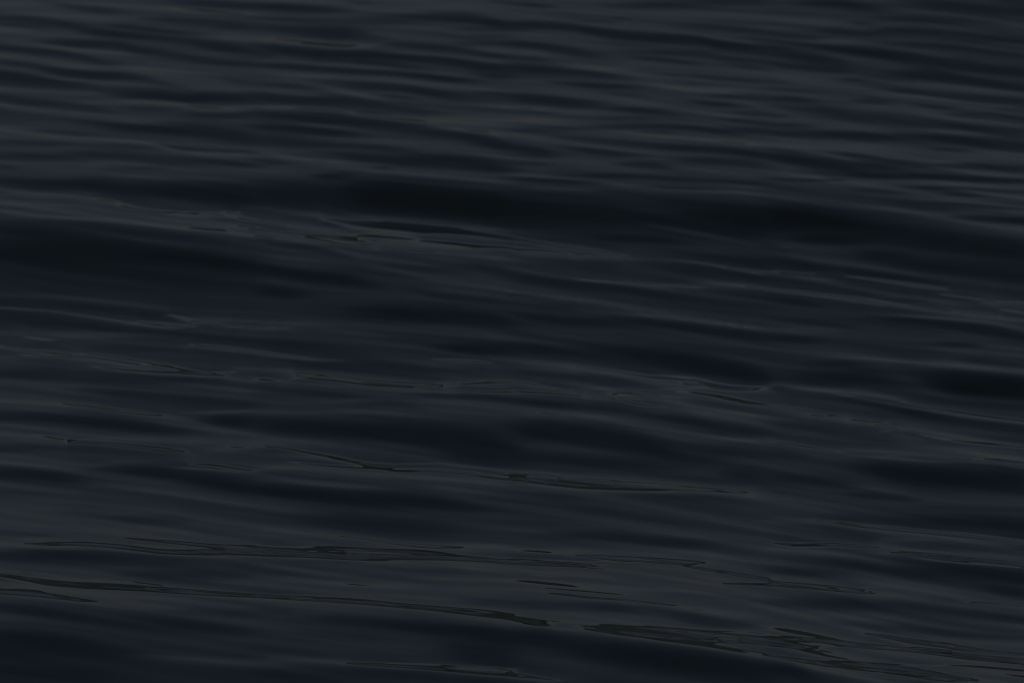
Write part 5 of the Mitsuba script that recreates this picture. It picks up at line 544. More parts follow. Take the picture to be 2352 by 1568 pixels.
3,5,5 627,15304,11,9,-52 678,15295,16,12,-52 730,15287,11,10,-52
3,12,12 800,15267,11,11,-52 847,15248,27,21,-52 871,15237,32,25,-52 894,15224,34,28,-52 941,15196,39,32,-52 988,15173,37,29,-52 1035,15154,21,19,-53
3,4,4 1017,15083,14,12,-53 1061,15070,20,15,-53 1105,15048,18,15,-53
3,5,0 1142,15029,13,12,-55 1189,15025,18,14,-55 1235,15003,13,12,-55
3,4,0 1142,14925,14,14,-53 1183,14899,25,22,-54 1225,14872,22,20,-54
3,9,13 597,15075,24,34,-53 650,15079,35,30,-53 703,15068,33,27,-53 733,15060,31,25,-53 755,15054,31,25,-53 807,15035,30,25,-53 858,15002,21,18,-53
3,4,4 858,15002,17,15,-55 895,14975,19,15,-55 932,14947,14,13,-56
3,6,6 1030,14887,14,13,-54 1067,14875,21,17,-54 1104,14861,22,18,-54 1141,14842,16,15,-54
3,8,9 -727,14386,10,9,-55 -701,14379,33,31,-55 -674,14362,37,36,-55 -621,14329,35,34,-55 -567,14295,22,32,-55
4,0,10 -1187,14398,9,8,-56 -1155,14366,11,11,-56 -1133,14341,19,18,-56 -1102,14314,28,28,-56 -1081,14311,32,32,-56 -1030,14293,51,49,-56 -980,14280,16,15,-56
3,15,15 -1110,14265,12,11,-55 -1059,14234,16,17,-55 -1011,14234,18,18,-56 -963,14252,20,19,-56 -913,14233,18,18,-56 -862,14194,20,19,-56 -812,14164,18,21,-56
3,9,9 -973,14295,18,17,-56 -928,14286,21,20,-56 -904,14277,20,20,-56 -882,14265,21,20,-56 -836,14224,22,21,-56 -789,14184,30,22,-56
4,10,10 -815,14178,18,19,-57 -768,14158,32,31,-57 -720,14104,40,37,-57 -672,14056,32,32,-57 -625,14038,12,12,-57
3,16,16 -940,14133,9,9,-56 -885,14099,20,20,-56 -832,14077,24,24,-56 -780,14066,29,30,-56 -727,14058,37,39,-56 -675,14050,34,36,-56 -622,14025,10,10,-57
3,3,3 -663,14088,18,14,-57 -612,14079,15,15,-57
3,1,1 -979,13728,14,14,-58 -960,13732,13,13,-58
4,11,11 -959,13724,12,11,-75 -906,13699,27,29,-75 -853,13675,35,35,-75 -819,13656,37,38,-75 -800,13646,31,33,-75 -747,13621,14,14,-75
3,8,8 -903,13683,11,14,-58 -849,13641,12,13,-58 -796,13620,13,14,-59 -745,13620,11,11,-59
3,3,3 -1009,13405,9,8,-59 -975,13373,14,14,-59 -940,13331,14,14,-59
5,13,13 -937,13322,22,22,-78 -894,13321,38,39,-78 -850,13312,42,44,-78 -806,13293,43,43,-78 -762,13275,42,40,-78 -719,13257,32,31,-78 -675,13237,6,7,-78
3,13,13 -938,13298,8,8,-60 -894,13287,10,12,-60 -850,13277,11,13,-60 -805,13257,12,14,-60 -761,13233,13,15,-60 -717,13219,12,15,-60 -675,13234,9,10,-60
3,13,13 -939,13351,9,9,-61 -897,13363,11,10,-61 -853,13352,12,11,-61 -808,13323,13,12,-62 -764,13300,15,14,-62 -720,13283,16,14,-62 -675,13241,11,11,-62
3,2,2 -592,13309,11,11,-60 -550,13298,10,10,-60
4,7,8 -667,13104,8,8,-63 -641,13106,21,22,-63 -619,13101,24,25,-63 -596,13091,26,26,-64 -569,13076,22,22,-64 -520,13061,11,11,-64
3,9,6 -583,14327,13,11,-55 -543,14293,21,20,-56 -503,14267,21,20,-56 -463,14245,10,10,-56
4,7,7 -174,14236,7,7,-59 -129,14237,30,29,-59 -84,14231,31,30,-59 -39,14219,6,6,-59
3,9,3 -570,13997,24,23,-57 -541,13990,30,29,-57 -512,13962,12,13,-57
5,17,17 -488,14041,23,23,-73 -438,14025,39,38,-74 -389,14008,43,43,-74 -339,13987,46,46,-74 -290,13972,47,47,-74 -241,13959,47,47,-74 -192,13946,45,47,-74 -143,13938,28,28,-74
3,17,17 -496,14064,14,15,-57 -470,14085,16,16,-57 -448,14085,16,16,-57 -399,14055,19,17,-57 -350,14034,19,17,-58 -324,14025,19,17,-58 -301,14018,19,16,-58 -253,14006,18,16,-58 -228,14001,17,15,-58 -204,13996,16,14,-58 -156,13981,11,10,-58
3,14,14 -492,14005,10,10,-57 -443,13982,14,15,-57 -395,13966,17,19,-57 -346,13938,18,21,-57 -298,13916,18,20,-57 -250,13907,18,21,-57 -202,13891,11,11,-57
3,1,1 -136,13939,17,17,-57 -120,13940,16,17,-57
3,6,9 -120,13963,14,13,-57 -78,13983,28,29,-57 -35,14000,30,31,-57 7,14022,38,24,-57
3,7,9 -131,13884,12,11,-58 -85,13876,18,18,-58 -60,13876,20,20,-58 -39,13879,20,20,-58 7,13879,18,21,-58
4,17,8 -531,13318,6,6,-60 -512,13315,17,18,-60 -482,13307,22,22,-60 -432,13277,27,27,-61 -382,13241,33,32,-61 -363,13227,35,34,-61 -333,13201,37,36,-61 -283,13161,48,45,-61 -235,13164,41,42,-70 -187,13177,39,41,-72 -139,13184,42,43,-73 -90,13175,45,47,-73 -42,13153,51,53,-73 7,13125,61,55,-73
4,17,8 -474,13174,5,5,-60 -425,13148,15,16,-61 -377,13130,20,21,-61 -349,13123,23,24,-61 -328,13120,24,25,-61 -280,13115,28,31,-61 -232,13091,29,30,-61 -184,13098,25,26,-61 -137,13105,21,22,-61 -89,13093,21,23,-61 -41,13066,23,25,-61 7,13037,23,27,-61
4,18,9 140,14208,11,11,-61 188,14202,24,22,-61 237,14205,25,23,-62 286,14185,37,34,-62 315,14178,47,44,-62 334,14182,50,47,-62 364,14188,55,50,-62 383,14188,51,49,-62 413,14181,51,48,-62 431,14162,64,53,-62 459,14127,71,63,-62 478,14118,66,59,-62 507,14113,59,51,-62 527,14116,55,45,-62 575,14106,30,28,-62
4,2,2 373,14136,6,6,-20 397,14151,13,13,-20 418,14146,7,7,-20
4,3,3 370,14117,13,13,-58 397,14112,31,31,-58 425,14116,17,19,-58
3,4,4 329,14032,7,7,-57 367,14041,15,16,-57 405,14046,11,11,-57
4,9,7 -7,13983,26,39,-69 39,14002,32,29,-69 60,13964,28,35,-70 85,13952,32,32,-70 131,13922,14,14,-70
4,4,4 14,13961,10,11,-23 51,13941,20,22,-23 88,13917,5,6,-23
3,9,8 -7,13897,27,19,-57 34,13881,25,25,-57 75,13875,23,24,-57 95,13873,23,23,-57 116,13872,22,22,-57 157,13867,16,16,-57
4,8,8 166,13863,9,9,-58 207,13844,19,20,-58 248,13824,23,23,-58 289,13799,27,28,-59 330,13796,6,6,-59
4,6,6 207,13916,26,27,-58 249,13929,34,36,-58 290,13934,23,23,-58 331,13919,7,7,-58
3,3,3 226,13884,15,17,-57 256,13878,17,18,-58 286,13873,10,10,-58
4,17,9 215,13935,14,13,-58 266,13975,16,15,-58 317,13991,20,20,-58 368,13996,25,25,-58 418,13983,34,35,-58 468,13958,48,47,-58 517,13926,44,43,-58 567,13904,34,36,-59
3,3,3 56,13667,12,12,-65 83,13663,13,14,-65 110,13661,10,10,-65
5,8,16 -7,13099,63,76,-75 42,13078,85,73,-75 67,13067,92,77,-75 91,13057,92,87,-75 140,13047,96,99,-75 189,13042,93,96,-75 238,13039,86,88,-75 287,13038,75,76,-76 313,13035,69,70,-76 336,13032,61,63,-76 385,13027,46,46,-76 403,13027,41,41,-76 434,13028,33,34,-76 484,13038,8,8,-76
3,8,16 -7,13033,15,19,-61 38,13017,19,21,-61 82,13003,21,23,-61 126,12972,22,24,-61 170,12959,22,24,-61 215,12962,21,23,-61 259,12967,20,22,-62 303,12975,20,21,-62 348,12996,13,15,-61
3,8,12 -7,13176,14,11,-62 40,13140,15,14,-62 86,13119,12,15,-62 133,13128,14,13,-62 158,13130,13,12,-62 179,13128,13,12,-62 225,13117,13,11,-62
4,3,3 31,13105,10,10,-24 65,13113,20,19,-24 99,13096,8,8,-25
3,4,4 414,13013,18,19,-62 448,13021,26,29,-62 484,13036,10,9,-62
3,2,2 722,14049,9,9,-57 758,14033,12,12,-57
3,15,0 846,13994,9,9,-57 896,13960,17,15,-58 920,13950,21,17,-58 946,13940,23,19,-58 996,13918,25,21,-58 1045,13891,26,23,-58 1094,13861,26,23,-58 1115,13844,26,22,-58 1142,13818,21,19,-58
4,8,4 553,13909,34,33,-73 596,13903,41,35,-73 637,13872,20,16,-73
4,1,1 618,13917,14,10,-58 646,13850,14,16,-58
3,4,4 640,13888,13,12,-58 682,13863,16,16,-58 723,13827,9,9,-58
3,3,3 649,13815,12,12,-58 682,13825,17,15,-58 716,13828,14,13,-58
3,2,2 653,13849,10,10,-13 688,13845,14,15,-13
3,4,4 738,13796,21,20,-58 778,13790,27,23,-58 818,13786,12,12,-58
3,3,3 782,13743,15,15,-59 809,13720,21,19,-59 836,13701,14,13,-59
3,1,1 797,13665,14,15,-59 819,13688,15,18,-59
3,12,0 874,13664,11,10,-59 923,13629,23,21,-60 972,13607,27,24,-60 992,13602,28,25,-60 1023,13595,29,26,-60 1072,13583,29,25,-60 1095,13574,28,24,-60 1121,13556,25,22,-60
3,1,1 552,13515,13,13,-59 571,13512,16,15,-59
3,7,7 570,13509,12,12,-61 617,13493,14,13,-61 636,13486,14,13,-61 663,13474,13,12,-61 708,13446,9,9,-61
3,6,0 990,13409,14,14,-60 1028,13395,30,29,-60 1067,13378,29,28,-60 1107,13374,22,20,-60
3,9,9 794,13415,8,8,-63 840,13411,11,10,-63 886,13406,12,11,-63 931,13400,12,11,-63 977,13394,10,10,-63
4,7,7 -741,12305,6,6,-47 -704,12287,15,15,-47 -668,12277,20,20,-47 -632,12275,17,16,-47 -596,12278,5,5,-47
5,16,8 -955,12280,7,7,-77 -908,12273,24,25,-77 -887,12268,29,32,-77 -862,12271,35,38,-77 -845,12274,40,41,-77 -815,12274,40,41,-77 -768,12260,39,42,-77 -720,12235,34,39,-77 -673,12216,35,38,-77 -652,12216,36,38,-77 -627,12225,43,43,-77 -582,12240,57,58,-77 -536,12261,75,77,-77 -491,12286,88,90,-77
3,16,16 -956,12280,6,6,-59 -914,12291,8,7,-59 -889,12298,8,7,-59 -872,12304,8,7,-59 -848,12313,7,7,-59 -830,12313,8,7,-59 -805,12306,8,7,-59 -786,12302,8,7,-59 -742,12286,8,7,-59 -698,12260,8,8,-59 -675,12252,8,8,-60 -655,12252,8,8,-60 -612,12256,10,9,-60
3,16,8 -928,12256,6,6,-59 -884,12247,7,8,-59 -839,12240,7,8,-59 -796,12239,8,8,-59 -751,12229,9,9,-59 -706,12208,9,10,-60 -661,12187,8,9,-60 -618,12189,9,9,-60 -575,12194,9,9,-60 -531,12197,9,9,-60 -488,12205,9,9,-60
4,14,8 -770,12377,6,6,-69 -745,12364,14,15,-69 -723,12357,19,20,-69 -676,12345,27,28,-69 -630,12331,34,35,-69 -584,12324,43,42,-69 -539,12336,46,43,-69 -493,12355,49,39,-69
4,7,7 -731,12301,7,7,-47 -686,12283,16,16,-47 -642,12277,15,14,-47 -624,12276,13,12,-47 -598,12279,5,5,-47
3,1,1 -599,12278,8,8,-60 -579,12281,12,11,-60
3,0,15 -997,12008,8,8,-60 -973,12013,8,9,-60 -956,12013,8,9,-60 -913,12006,8,8,-60 -870,11989,7,8,-61 -827,11970,7,7,-61 -785,11965,7,7,-61 -743,11962,6,7,-61 -700,11939,8,7,-61 -657,11918,7,7,-61
5,0,7 -994,11966,27,25,-75 -968,11956,29,30,-75 -949,11948,40,41,-75 -904,11916,49,50,-76 -882,11900,49,51,-76 -860,11889,48,50,-76 -816,11877,45,46,-76 -773,11876,45,44,-76 -758,11876,45,42,-76 -731,11874,43,40,-76 -688,11866,42,42,-76 -644,11856,44,46,-79 -601,11845,42,43,-80 -558,11835,36,38,-81 -516,11830,32,34,-81 -473,11827,30,30,-81
3,15,7 -929,11899,7,8,-61 -885,11866,7,8,-61 -843,11843,7,8,-61 -801,11830,7,7,-61 -760,11825,7,7,-61 -719,11826,7,8,-61 -678,11823,7,7,-61 -636,11812,6,7,-61 -595,11805,6,7,-62 -554,11802,6,7,-62 -513,11799,6,7,-62 -472,11795,7,7,-62
3,4,4 -773,11890,10,10,-61 -731,11885,16,15,-61 -690,11876,13,13,-61
4,12,12 -935,11980,6,5,-49 -896,11967,15,15,-49 -857,11952,20,19,-49 -818,11941,21,21,-49 -779,11936,19,18,-49 -761,11934,18,17,-49 -741,11932,13,13,-49 -702,11930,4,5,-49
3,0,3 -996,11992,7,7,-41 -965,11996,7,7,-41 -934,11994,5,5,-41
3,3,3 -702,11931,6,7,-61 -677,11932,7,7,-61 -651,11903,7,6,-61
5,0,11 -980,11797,46,43,-78 -955,11782,50,50,-78 -936,11772,53,53,-78 -912,11761,56,56,-78 -892,11748,52,53,-78 -870,11733,47,48,-78 -849,11719,38,39,-78 -828,11707,29,29,-79 -805,11698,25,24,-79 -786,11693,21,20,-79 -763,11685,6,6,-79
3,0,11 -983,11834,7,6,-61 -958,11828,7,7,-61 -940,11822,8,7,-61 -916,11813,8,7,-61 -897,11799,9,8,-61 -869,11772,10,9,-61 -852,11756,9,9,-61 -808,11720,10,9,-62 -764,11687,6,6,-62
4,12,12 -346,12519,6,7,-78 -305,12510,15,16,-79 -263,12485,20,22,-79 -222,12463,25,27,-79 -181,12441,29,31,-79 -140,12418,23,24,-79 -99,12404,6,6,-79
3,2,2 -148,12419,9,9,-60 -124,12413,8,8,-60 -99,12404,6,6,-60
6,8,8 -503,12287,88,86,-77 -457,12293,84,86,-78 -411,12298,84,85,-78 -365,12306,96,95,-78 -319,12308,95,90,-78 -272,12307,88,79,-78 -226,12303,85,79,-78 -201,12299,83,81,-78 -179,12294,76,75,-78 -133,12283,62,64,-78 -86,12268,46,49,-78 -40,12250,40,42,-78 6,12228,38,42,-78
3,8,16 -507,12366,8,8,-59 -461,12372,7,7,-59 -416,12380,7,7,-60 -371,12398,7,7,-60 -352,12404,7,7,-59 -325,12403,7,7,-60 -279,12389,7,7,-60 -233,12383,7,7,-60 -187,12376,7,7,-60 -160,12363,7,7,-60 -141,12353,7,7,-60 -96,12317,8,7,-60
3,8,8 -500,12193,7,7,-60 -454,12209,7,7,-60 -409,12219,7,8,-60 -389,12222,7,8,-60 -363,12223,8,8,-60 -316,12221,8,8,-60 -270,12226,9,9,-60 -225,12235,9,9,-60 -178,12233,9,9,-60 -132,12229,9,9,-60 -86,12226,8,9,-60 -40,12212,8,9,-60 6,12187,8,9,-60
4,7,7 -332,12336,5,5,-48 -297,12332,14,13,-48 -262,12327,15,14,-48 -226,12319,12,12,-48 -191,12310,5,5,-48
3,2,2 -367,12331,8,8,-60 -331,12333,10,10,-60
3,2,2 -197,12308,10,9,-60 -165,12300,9,9,-60
3,1,1 -491,12282,19,19,-60 -473,12290,20,20,-60
3,2,2 -405,12322,10,10,-60 -372,12329,11,10,-60
6,7,7 -485,11822,33,36,-81 -440,11819,36,38,-81 -396,11813,37,39,-81 -351,11802,45,46,-79 -306,11789,46,47,-77 -261,11773,43,44,-77 -216,11750,35,36,-76 -171,11734,32,32,-73 -152,11725,31,31,-72 -127,11708,34,35,-72 -82,11676,42,43,-72 -38,11652,48,50,-72 6,11634,56,51,-72
3,7,7 -486,11856,8,7,-61 -442,11856,7,6,-62 -397,11852,7,7,-62 -352,11845,7,7,-62 -307,11831,8,7,-62 -262,11812,8,7,-62 -216,11780,8,8,-62 -172,11756,8,8,-62 -152,11747,8,8,-62 -127,11738,8,8,-62 -83,11727,8,8,-62 -38,11706,8,7,-62 6,11683,6,6,-62
3,7,7 -484,11790,6,6,-62 -439,11783,6,6,-62 -394,11775,6,7,-62 -376,11769,6,6,-62 -349,11759,6,6,-62 -305,11747,6,7,-62 -260,11735,6,7,-62 -215,11719,6,7,-62 -171,11705,6,7,-62 -151,11696,6,7,-62 -126,11676,7,7,-62 -82,11637,7,7,-63 -38,11608,7,7,-63 6,11584,7,8,-63
4,3,3 -434,11795,6,5,-35 -401,11810,10,9,-35 -368,11812,6,5,-35
4,14,7 -302,11266,5,5,-84 -263,11257,16,19,-84 -225,11251,22,26,-84 -186,11247,28,32,-84 -148,11245,34,36,-84 -109,11246,40,42,-84 -71,11240,44,46,-84 -33,11229,46,49,-85 6,11227,50,35,-85
3,14,7 -292,11255,5,6,-68 -249,11242,6,6,-68 -223,11236,6,6,-68 -206,11232,6,6,-68 -164,11224,6,7,-69 -121,11216,6,7,-69 -79,11203,7,7,-69 -36,11186,7,7,-69 6,11176,7,8,-69
3,14,7 -302,11268,5,5,-68 -264,11276,7,6,-68 -225,11281,6,6,-68 -187,11284,6,6,-68 -166,11285,6,6,-68 -148,11286,6,6,-68 -110,11288,6,6,-68 -71,11287,7,6,-68 -33,11279,6,6,-68 6,11265,4,4,-69
3,7,4 -6,11159,9,10,-33 36,11152,10,11,-33 77,11145,9,10,-33
4,7,4 -6,11196,32,41,-82 24,11191,29,32,-82 53,11177,18,20,-82 83,11160,5,6,-82
5,13,13 121,12321,5,5,-80 138,12325,17,17,-80 164,12312,31,32,-80 206,12290,46,49,-80 249,12288,49,53,-80 292,12285,46,51,-80 317,12285,44,48,-80 335,12287,37,39,-80 360,12295,24,26,-80 378,12310,6,6,-80
3,13,13 120,12321,6,6,-60 138,12335,8,7,-60 163,12339,8,7,-60 206,12339,7,7,-60 250,12339,8,7,-60 293,12333,8,7,-60 318,12329,8,7,-60 336,12328,8,7,-60 361,12324,8,7,-60 378,12310,6,6,-60
3,12,12 131,12311,8,10,-60 171,12270,13,14,-60 190,12243,14,15,-60 211,12240,12,13,-60 232,12243,10,11,-60 251,12246,10,11,-60 274,12249,11,11,-60 291,12247,10,11,-60 331,12249,10,11,-60 348,12259,10,11,-60 373,12296,10,11,-60
5,8,8 -6,12242,53,51,-80 36,12229,49,53,-80 78,12220,45,49,-80 120,12214,41,45,-80 162,12209,12,11,-81
3,8,9 -6,12289,6,6,-60 39,12284,7,7,-60 85,12276,7,7,-60 130,12262,7,7,-60 148,12251,7,7,-60 175,12238,7,7,-60
3,8,8 -6,12189,6,7,-60 32,12187,7,7,-60 70,12186,7,8,-60 109,12181,8,9,-60 147,12173,9,9,-60
4,2,2 169,12258,11,11,-60 202,12233,8,9,-60
4,1,1 151,12181,10,9,-60 181,12214,16,16,-60
3,2,2 136,12174,6,7,-60 160,12168,8,8,-60 184,12156,6,6,-61
4,3,3 32,12084,6,6,-61 60,12069,10,10,-61 88,12058,6,6,-61
4,8,8 52,11935,6,6,-61 94,11921,12,12,-61 135,11908,13,13,-61 177,11898,11,12,-62 218,11893,6,6,-62
4,13,13 60,11874,6,6,-67 102,11854,21,23,-67 144,11834,18,20,-67 186,11832,15,17,-67 204,11833,14,16,-67 227,11832,15,17,-67 269,11825,14,15,-67 311,11813,6,6,-68
5,8,8 334,12227,7,7,-79 358,12221,18,20,-80 375,12220,24,27,-80 400,12214,31,33,-80 417,12207,32,34,-80 441,12197,33,36,-80 458,12191,32,35,-80 500,12183,28,24,-80
3,8,7 337,12222,7,7,-60 377,12200,8,8,-61 418,12181,7,8,-61 440,12171,7,8,-61 458,12164,7,8,-61 499,12158,9,9,-61
3,8,8 337,12231,7,7,-60 378,12238,9,8,-60 400,12237,8,8,-61 419,12234,8,7,-61 460,12221,8,7,-61 501,12205,6,6,-61
4,5,8 398,12071,7,7,-77 431,12081,19,21,-77 464,12093,22,24,-77 497,12106,24,29,-77
5,7,4 -6,11624,43,46,-77 37,11595,48,52,-78 60,11577,36,40,-78 80,11572,10,13,-78
4,1,1 60,11590,21,20,-63 83,11572,6,8,-63
3,7,4 -6,11584,6,6,-63 36,11559,6,7,-63 60,11549,6,7,-63 79,11551,5,5,-63
3,7,6 -6,11669,7,7,-63 37,11643,7,7,-63 81,11602,7,7,-63 124,11582,6,6,-63
4,3,3 82,11583,8,7,-43 109,11561,22,24,-43 135,11512,6,6,-43
6,15,7 120,11564,10,8,-83 139,11540,30,34,-83 159,11531,43,53,-83 179,11526,58,69,-83 198,11521,62,72,-83 237,11510,71,76,-83 276,11506,77,82,-83 298,11506,81,86,-84 316,11504,86,91,-84 355,11498,93,99,-84 394,11493,86,98,-84 417,11491,84,104,-84 433,11496,87,99,-84 473,11508,85,91,-84
4,1,1 118,11559,8,7,-63 147,11535,10,9,-63
3,4,4 139,11547,12,14,-63 169,11508,17,17,-63 199,11480,14,15,-63 229,11459,10,11,-63
3,14,7 129,11535,7,8,-63 172,11482,7,8,-63 214,11450,7,8,-63 257,11443,8,8,-63 299,11423,7,8,-64 315,11415,7,8,-64 341,11405,7,8,-64 383,11393,8,8,-64 425,11376,8,8,-64 467,11364,9,8,-64
3,15,7 124,11582,6,6,-63 168,11586,7,7,-63 212,11585,7,7,-63 256,11584,7,7,-63 300,11590,7,7,-63 344,11604,7,7,-63 389,11609,7,7,-63 433,11614,6,7,-63 478,11621,6,6,-63
3,1,1 436,11529,23,23,-64 455,11518,25,25,-64
4,5,7 368,11420,6,6,-36 402,11423,15,15,-36 435,11416,20,21,-36 469,11410,23,26,-36
3,1,1 359,11427,8,9,-64 373,11424,9,9,-64
3,2,2 377,11497,15,13,-28 417,11491,16,16,-28
5,16,0 605,12795,7,6,-78 651,12795,23,21,-79 671,12795,29,26,-79 696,12791,33,30,-79 741,12785,42,36,-79 787,12789,42,34,-79 833,12785,42,35,-79 877,12775,47,40,-79 922,12761,50,43,-79 966,12743,48,42,-79 1010,12720,44,38,-79 1028,12709,42,36,-79 1052,12686,35,29,-79
3,16,0 737,12785,10,10,-59 784,12802,8,8,-59 831,12807,8,7,-59 877,12804,7,6,-59 922,12795,8,6,-59 967,12777,8,6,-59 1012,12751,7,6,-59 1030,12737,7,6,-59 1054,12707,6,6,-59
3,16,0 627,12782,6,8,-62 674,12758,7,8,-62 721,12746,7,8,-62 769,12748,8,8,-62 817,12748,8,8,-62 864,12736,7,8,-62 911,12720,7,8,-63 958,12703,7,8,-63 1004,12683,7,8,-63 1025,12672,7,8,-63 1050,12656,6,7,-63
5,11,11 518,12551,8,8,-79 561,12541,30,31,-79 604,12549,33,34,-79 647,12557,33,36,-79 690,12559,29,30,-79 713,12556,23,25,-79 733,12557,6,6,-79
4,1,1 517,12553,9,8,-61 535,12520,12,14,-61
3,10,10 523,12560,7,6,-59 565,12573,7,7,-59 608,12581,7,7,-59 650,12590,7,6,-59 692,12590,7,6,-59 732,12561,6,6,-59
3,10,10 532,12514,6,6,-59 571,12513,7,8,-59 593,12517,7,8,-59 611,12523,7,8,-59 651,12535,7,8,-59 691,12531,7,8,-60 732,12555,6,6,-59
5,15,0 741,12513,10,10,-75 783,12503,30,33,-75 824,12487,47,49,-75 866,12476,50,54,-75 891,12470,52,56,-75 908,12467,51,54,-75 950,12460,50,51,-76 992,12452,52,52,-76 1008,12452,54,52,-76 1034,12459,43,36,-76
4,1,1 740,12512,9,9,-60 765,12515,11,11,-60
3,12,0 784,12481,7,9,-60 824,12448,9,10,-60 846,12444,9,9,-60 866,12440,9,9,-60 907,12431,9,9,-60 931,12423,9,10,-60 947,12417,8,10,-60 988,12402,8,10,-60 1031,12414,9,9,-60
3,14,0 755,12532,6,6,-60 803,12543,7,7,-60 831,12544,7,7,-60 851,12541,7,7,-60 897,12524,7,7,-60 916,12517,7,7,-60 944,12510,8,7,-60 990,12501,7,7,-60 1012,12499,7,7,-60 1037,12493,5,5,-60
5,8,10 485,12122,43,34,-82 523,12124,45,50,-82 561,12124,45,53,-82 599,12129,53,57,-82 617,12130,55,58,-82 637,12132,51,52,-82 676,12135,35,34,-82
4,8,1 485,12132,14,12,-42 501,12143,6,6,-42
3,0,0 500,12140,9,7,-61 510,12145,9,9,-61
3,8,10 483,12077,6,6,-61 522,12093,7,8,-61 561,12106,9,8,-61 599,12087,7,8,-61 637,12083,7,8,-61 656,12088,7,8,-61 677,12099,6,7,-61
3,2,2 674,12177,6,6,-61 713,12187,6,7,-61
3,1,1 671,12164,11,10,-61 697,12127,12,11,-61
3,2,2 654,12089,6,7,-61 678,12103,9,10,-61 698,12127,6,6,-61
4,7,0 865,12101,5,6,-72 901,12110,17,19,-72 937,12116,24,25,-72 972,12118,28,28,-72 1007,12112,23,21,-72
5,15,0 645,11722,7,7,-82 668,11732,18,20,-82 687,11732,27,26,-82 727,11715,43,43,-82 768,11708,52,50,-82 809,11697,59,57,-82 848,11675,47,48,-82 888,11658,32,35,-82 929,11650,26,30,-82 946,11645,24,28,-82 969,11633,23,24,-82
3,1,1 645,11722,8,8,-63 670,11718,10,13,-63
3,6,6 668,11717,7,8,-63 709,11674,7,8,-64 735,11655,9,9,-64 751,11647,11,10,-64 794,11637,12,11,-64
3,2,2 770,11635,13,12,-64 786,11633,22,20,-64 804,11635,14,13,-64
3,15,0 669,11746,8,7,-63 712,11731,8,7,-63 739,11728,8,8,-64 756,11728,8,8,-64 800,11731,9,8,-64 820,11727,9,8,-64 843,11709,9,9,-64 885,11676,10,9,-64 928,11666,9,9,-64 947,11659,9,8,-64 970,11643,8,7,-64
6,7,0 461,11518,92,92,-83 503,11530,80,78,-83 528,11539,65,71,-84 546,11550,57,64,-84 589,11575,41,49,-84 631,11586,34,38,-84 650,11588,28,33,-84 673,11594,29,35,-84 716,11607,34,38,-84 732,11609,35,38,-84 758,11607,40,44,-84 799,11596,45,51,-84 840,11588,48,49,-84 881,11577,48,51,-84 921,11562,47,51,-84 938,11555,47,50,-84 962,11544,45,43,-84
3,4,4 655,11679,10,10,-42 693,11661,16,15,-42 731,11653,6,5,-42
4,6,6 496,11538,10,10,-64 532,11526,41,42,-64 570,11560,25,25,-64 607,11570,7,7,-64
4,1,1 520,11481,15,17,-64 540,11492,11,12,-64
3,7,12 465,11612,6,6,-63 506,11610,7,7,-63 547,11613,7,7,-64 589,11623,7,7,-64 631,11634,6,7,-64 672,11639,6,7,-64 714,11642,7,6,-64
3,7,0 458,11427,6,6,-64 500,11444,7,7,-64 525,11466,7,7,-64 543,11491,7,7,-64 567,11526,7,7,-64 587,11547,7,7,-64 609,11567,8,7,-64 631,11580,8,8,-64 672,11581,8,7,-64 714,11578,7,7,-64 755,11572,6,7,-64 797,11570,7,7,-64 839,11570,8,8,-64 879,11555,9,8,-64 919,11526,8,8,-64 935,11514,8,8,-65 958,11500,7,8,-65
4,8,0 812,11632,7,6,-36 851,11627,10,9,-36 874,11626,13,12,-36 890,11626,13,12,-36 929,11623,13,13,-36 967,11609,14,15,-36
6,7,14 455,11353,15,16,-82 496,11341,24,26,-82 519,11341,29,31,-82 538,11343,33,36,-82 579,11341,44,47,-82 621,11341,56,60,-82 637,11343,61,64,-82 663,11345,68,73,-82 705,11346,78,85,-82 745,11333,81,86,-82 786,11320,59,57,-83 827,11315,13,14,-83
3,7,15 455,11358,6,6,-64 498,11351,8,7,-64 520,11358,8,7,-64 542,11372,7,7,-64 586,11394,7,7,-64 630,11412,7,7,-65 674,11429,7,7,-65 702,11438,7,7,-65 718,11443,6,7,-65 762,11448,6,6,-65
3,7,14 455,11344,6,6,-64 494,11325,6,7,-64 534,11317,6,7,-65 572,11295,6,6,-65 595,11281,6,6,-65 611,11274,6,6,-65 651,11262,5,6,-65 690,11253,5,6,-65 729,11249,5,5,-65
3,1,1 724,11408,12,12,-65 746,11414,13,12,-65
3,5,5 739,11406,10,9,-65 770,11370,15,14,-65 802,11342,17,16,-65 833,11313,10,10,-65
3,10,0 751,11437,9,9,-65 793,11454,12,13,-65 833,11460,15,16,-65 874,11458,17,18,-65 914,11453,18,19,-65 930,11450,18,19,-65 954,11448,18,18,-65
3,4,4 628,11349,7,7,-65 657,11348,8,7,-65 686,11345,8,8,-65 716,11343,9,9,-65
3,5,5 644,11297,7,7,-65 680,11298,8,8,-65 716,11299,9,8,-65 752,11302,10,10,-65
4,10,0 743,11414,7,6,-46 784,11405,20,20,-46 824,11387,36,36,-46 865,11375,50,50,-46 906,11373,52,53,-47 924,11371,53,54,-47 948,11369,53,54,-47"""
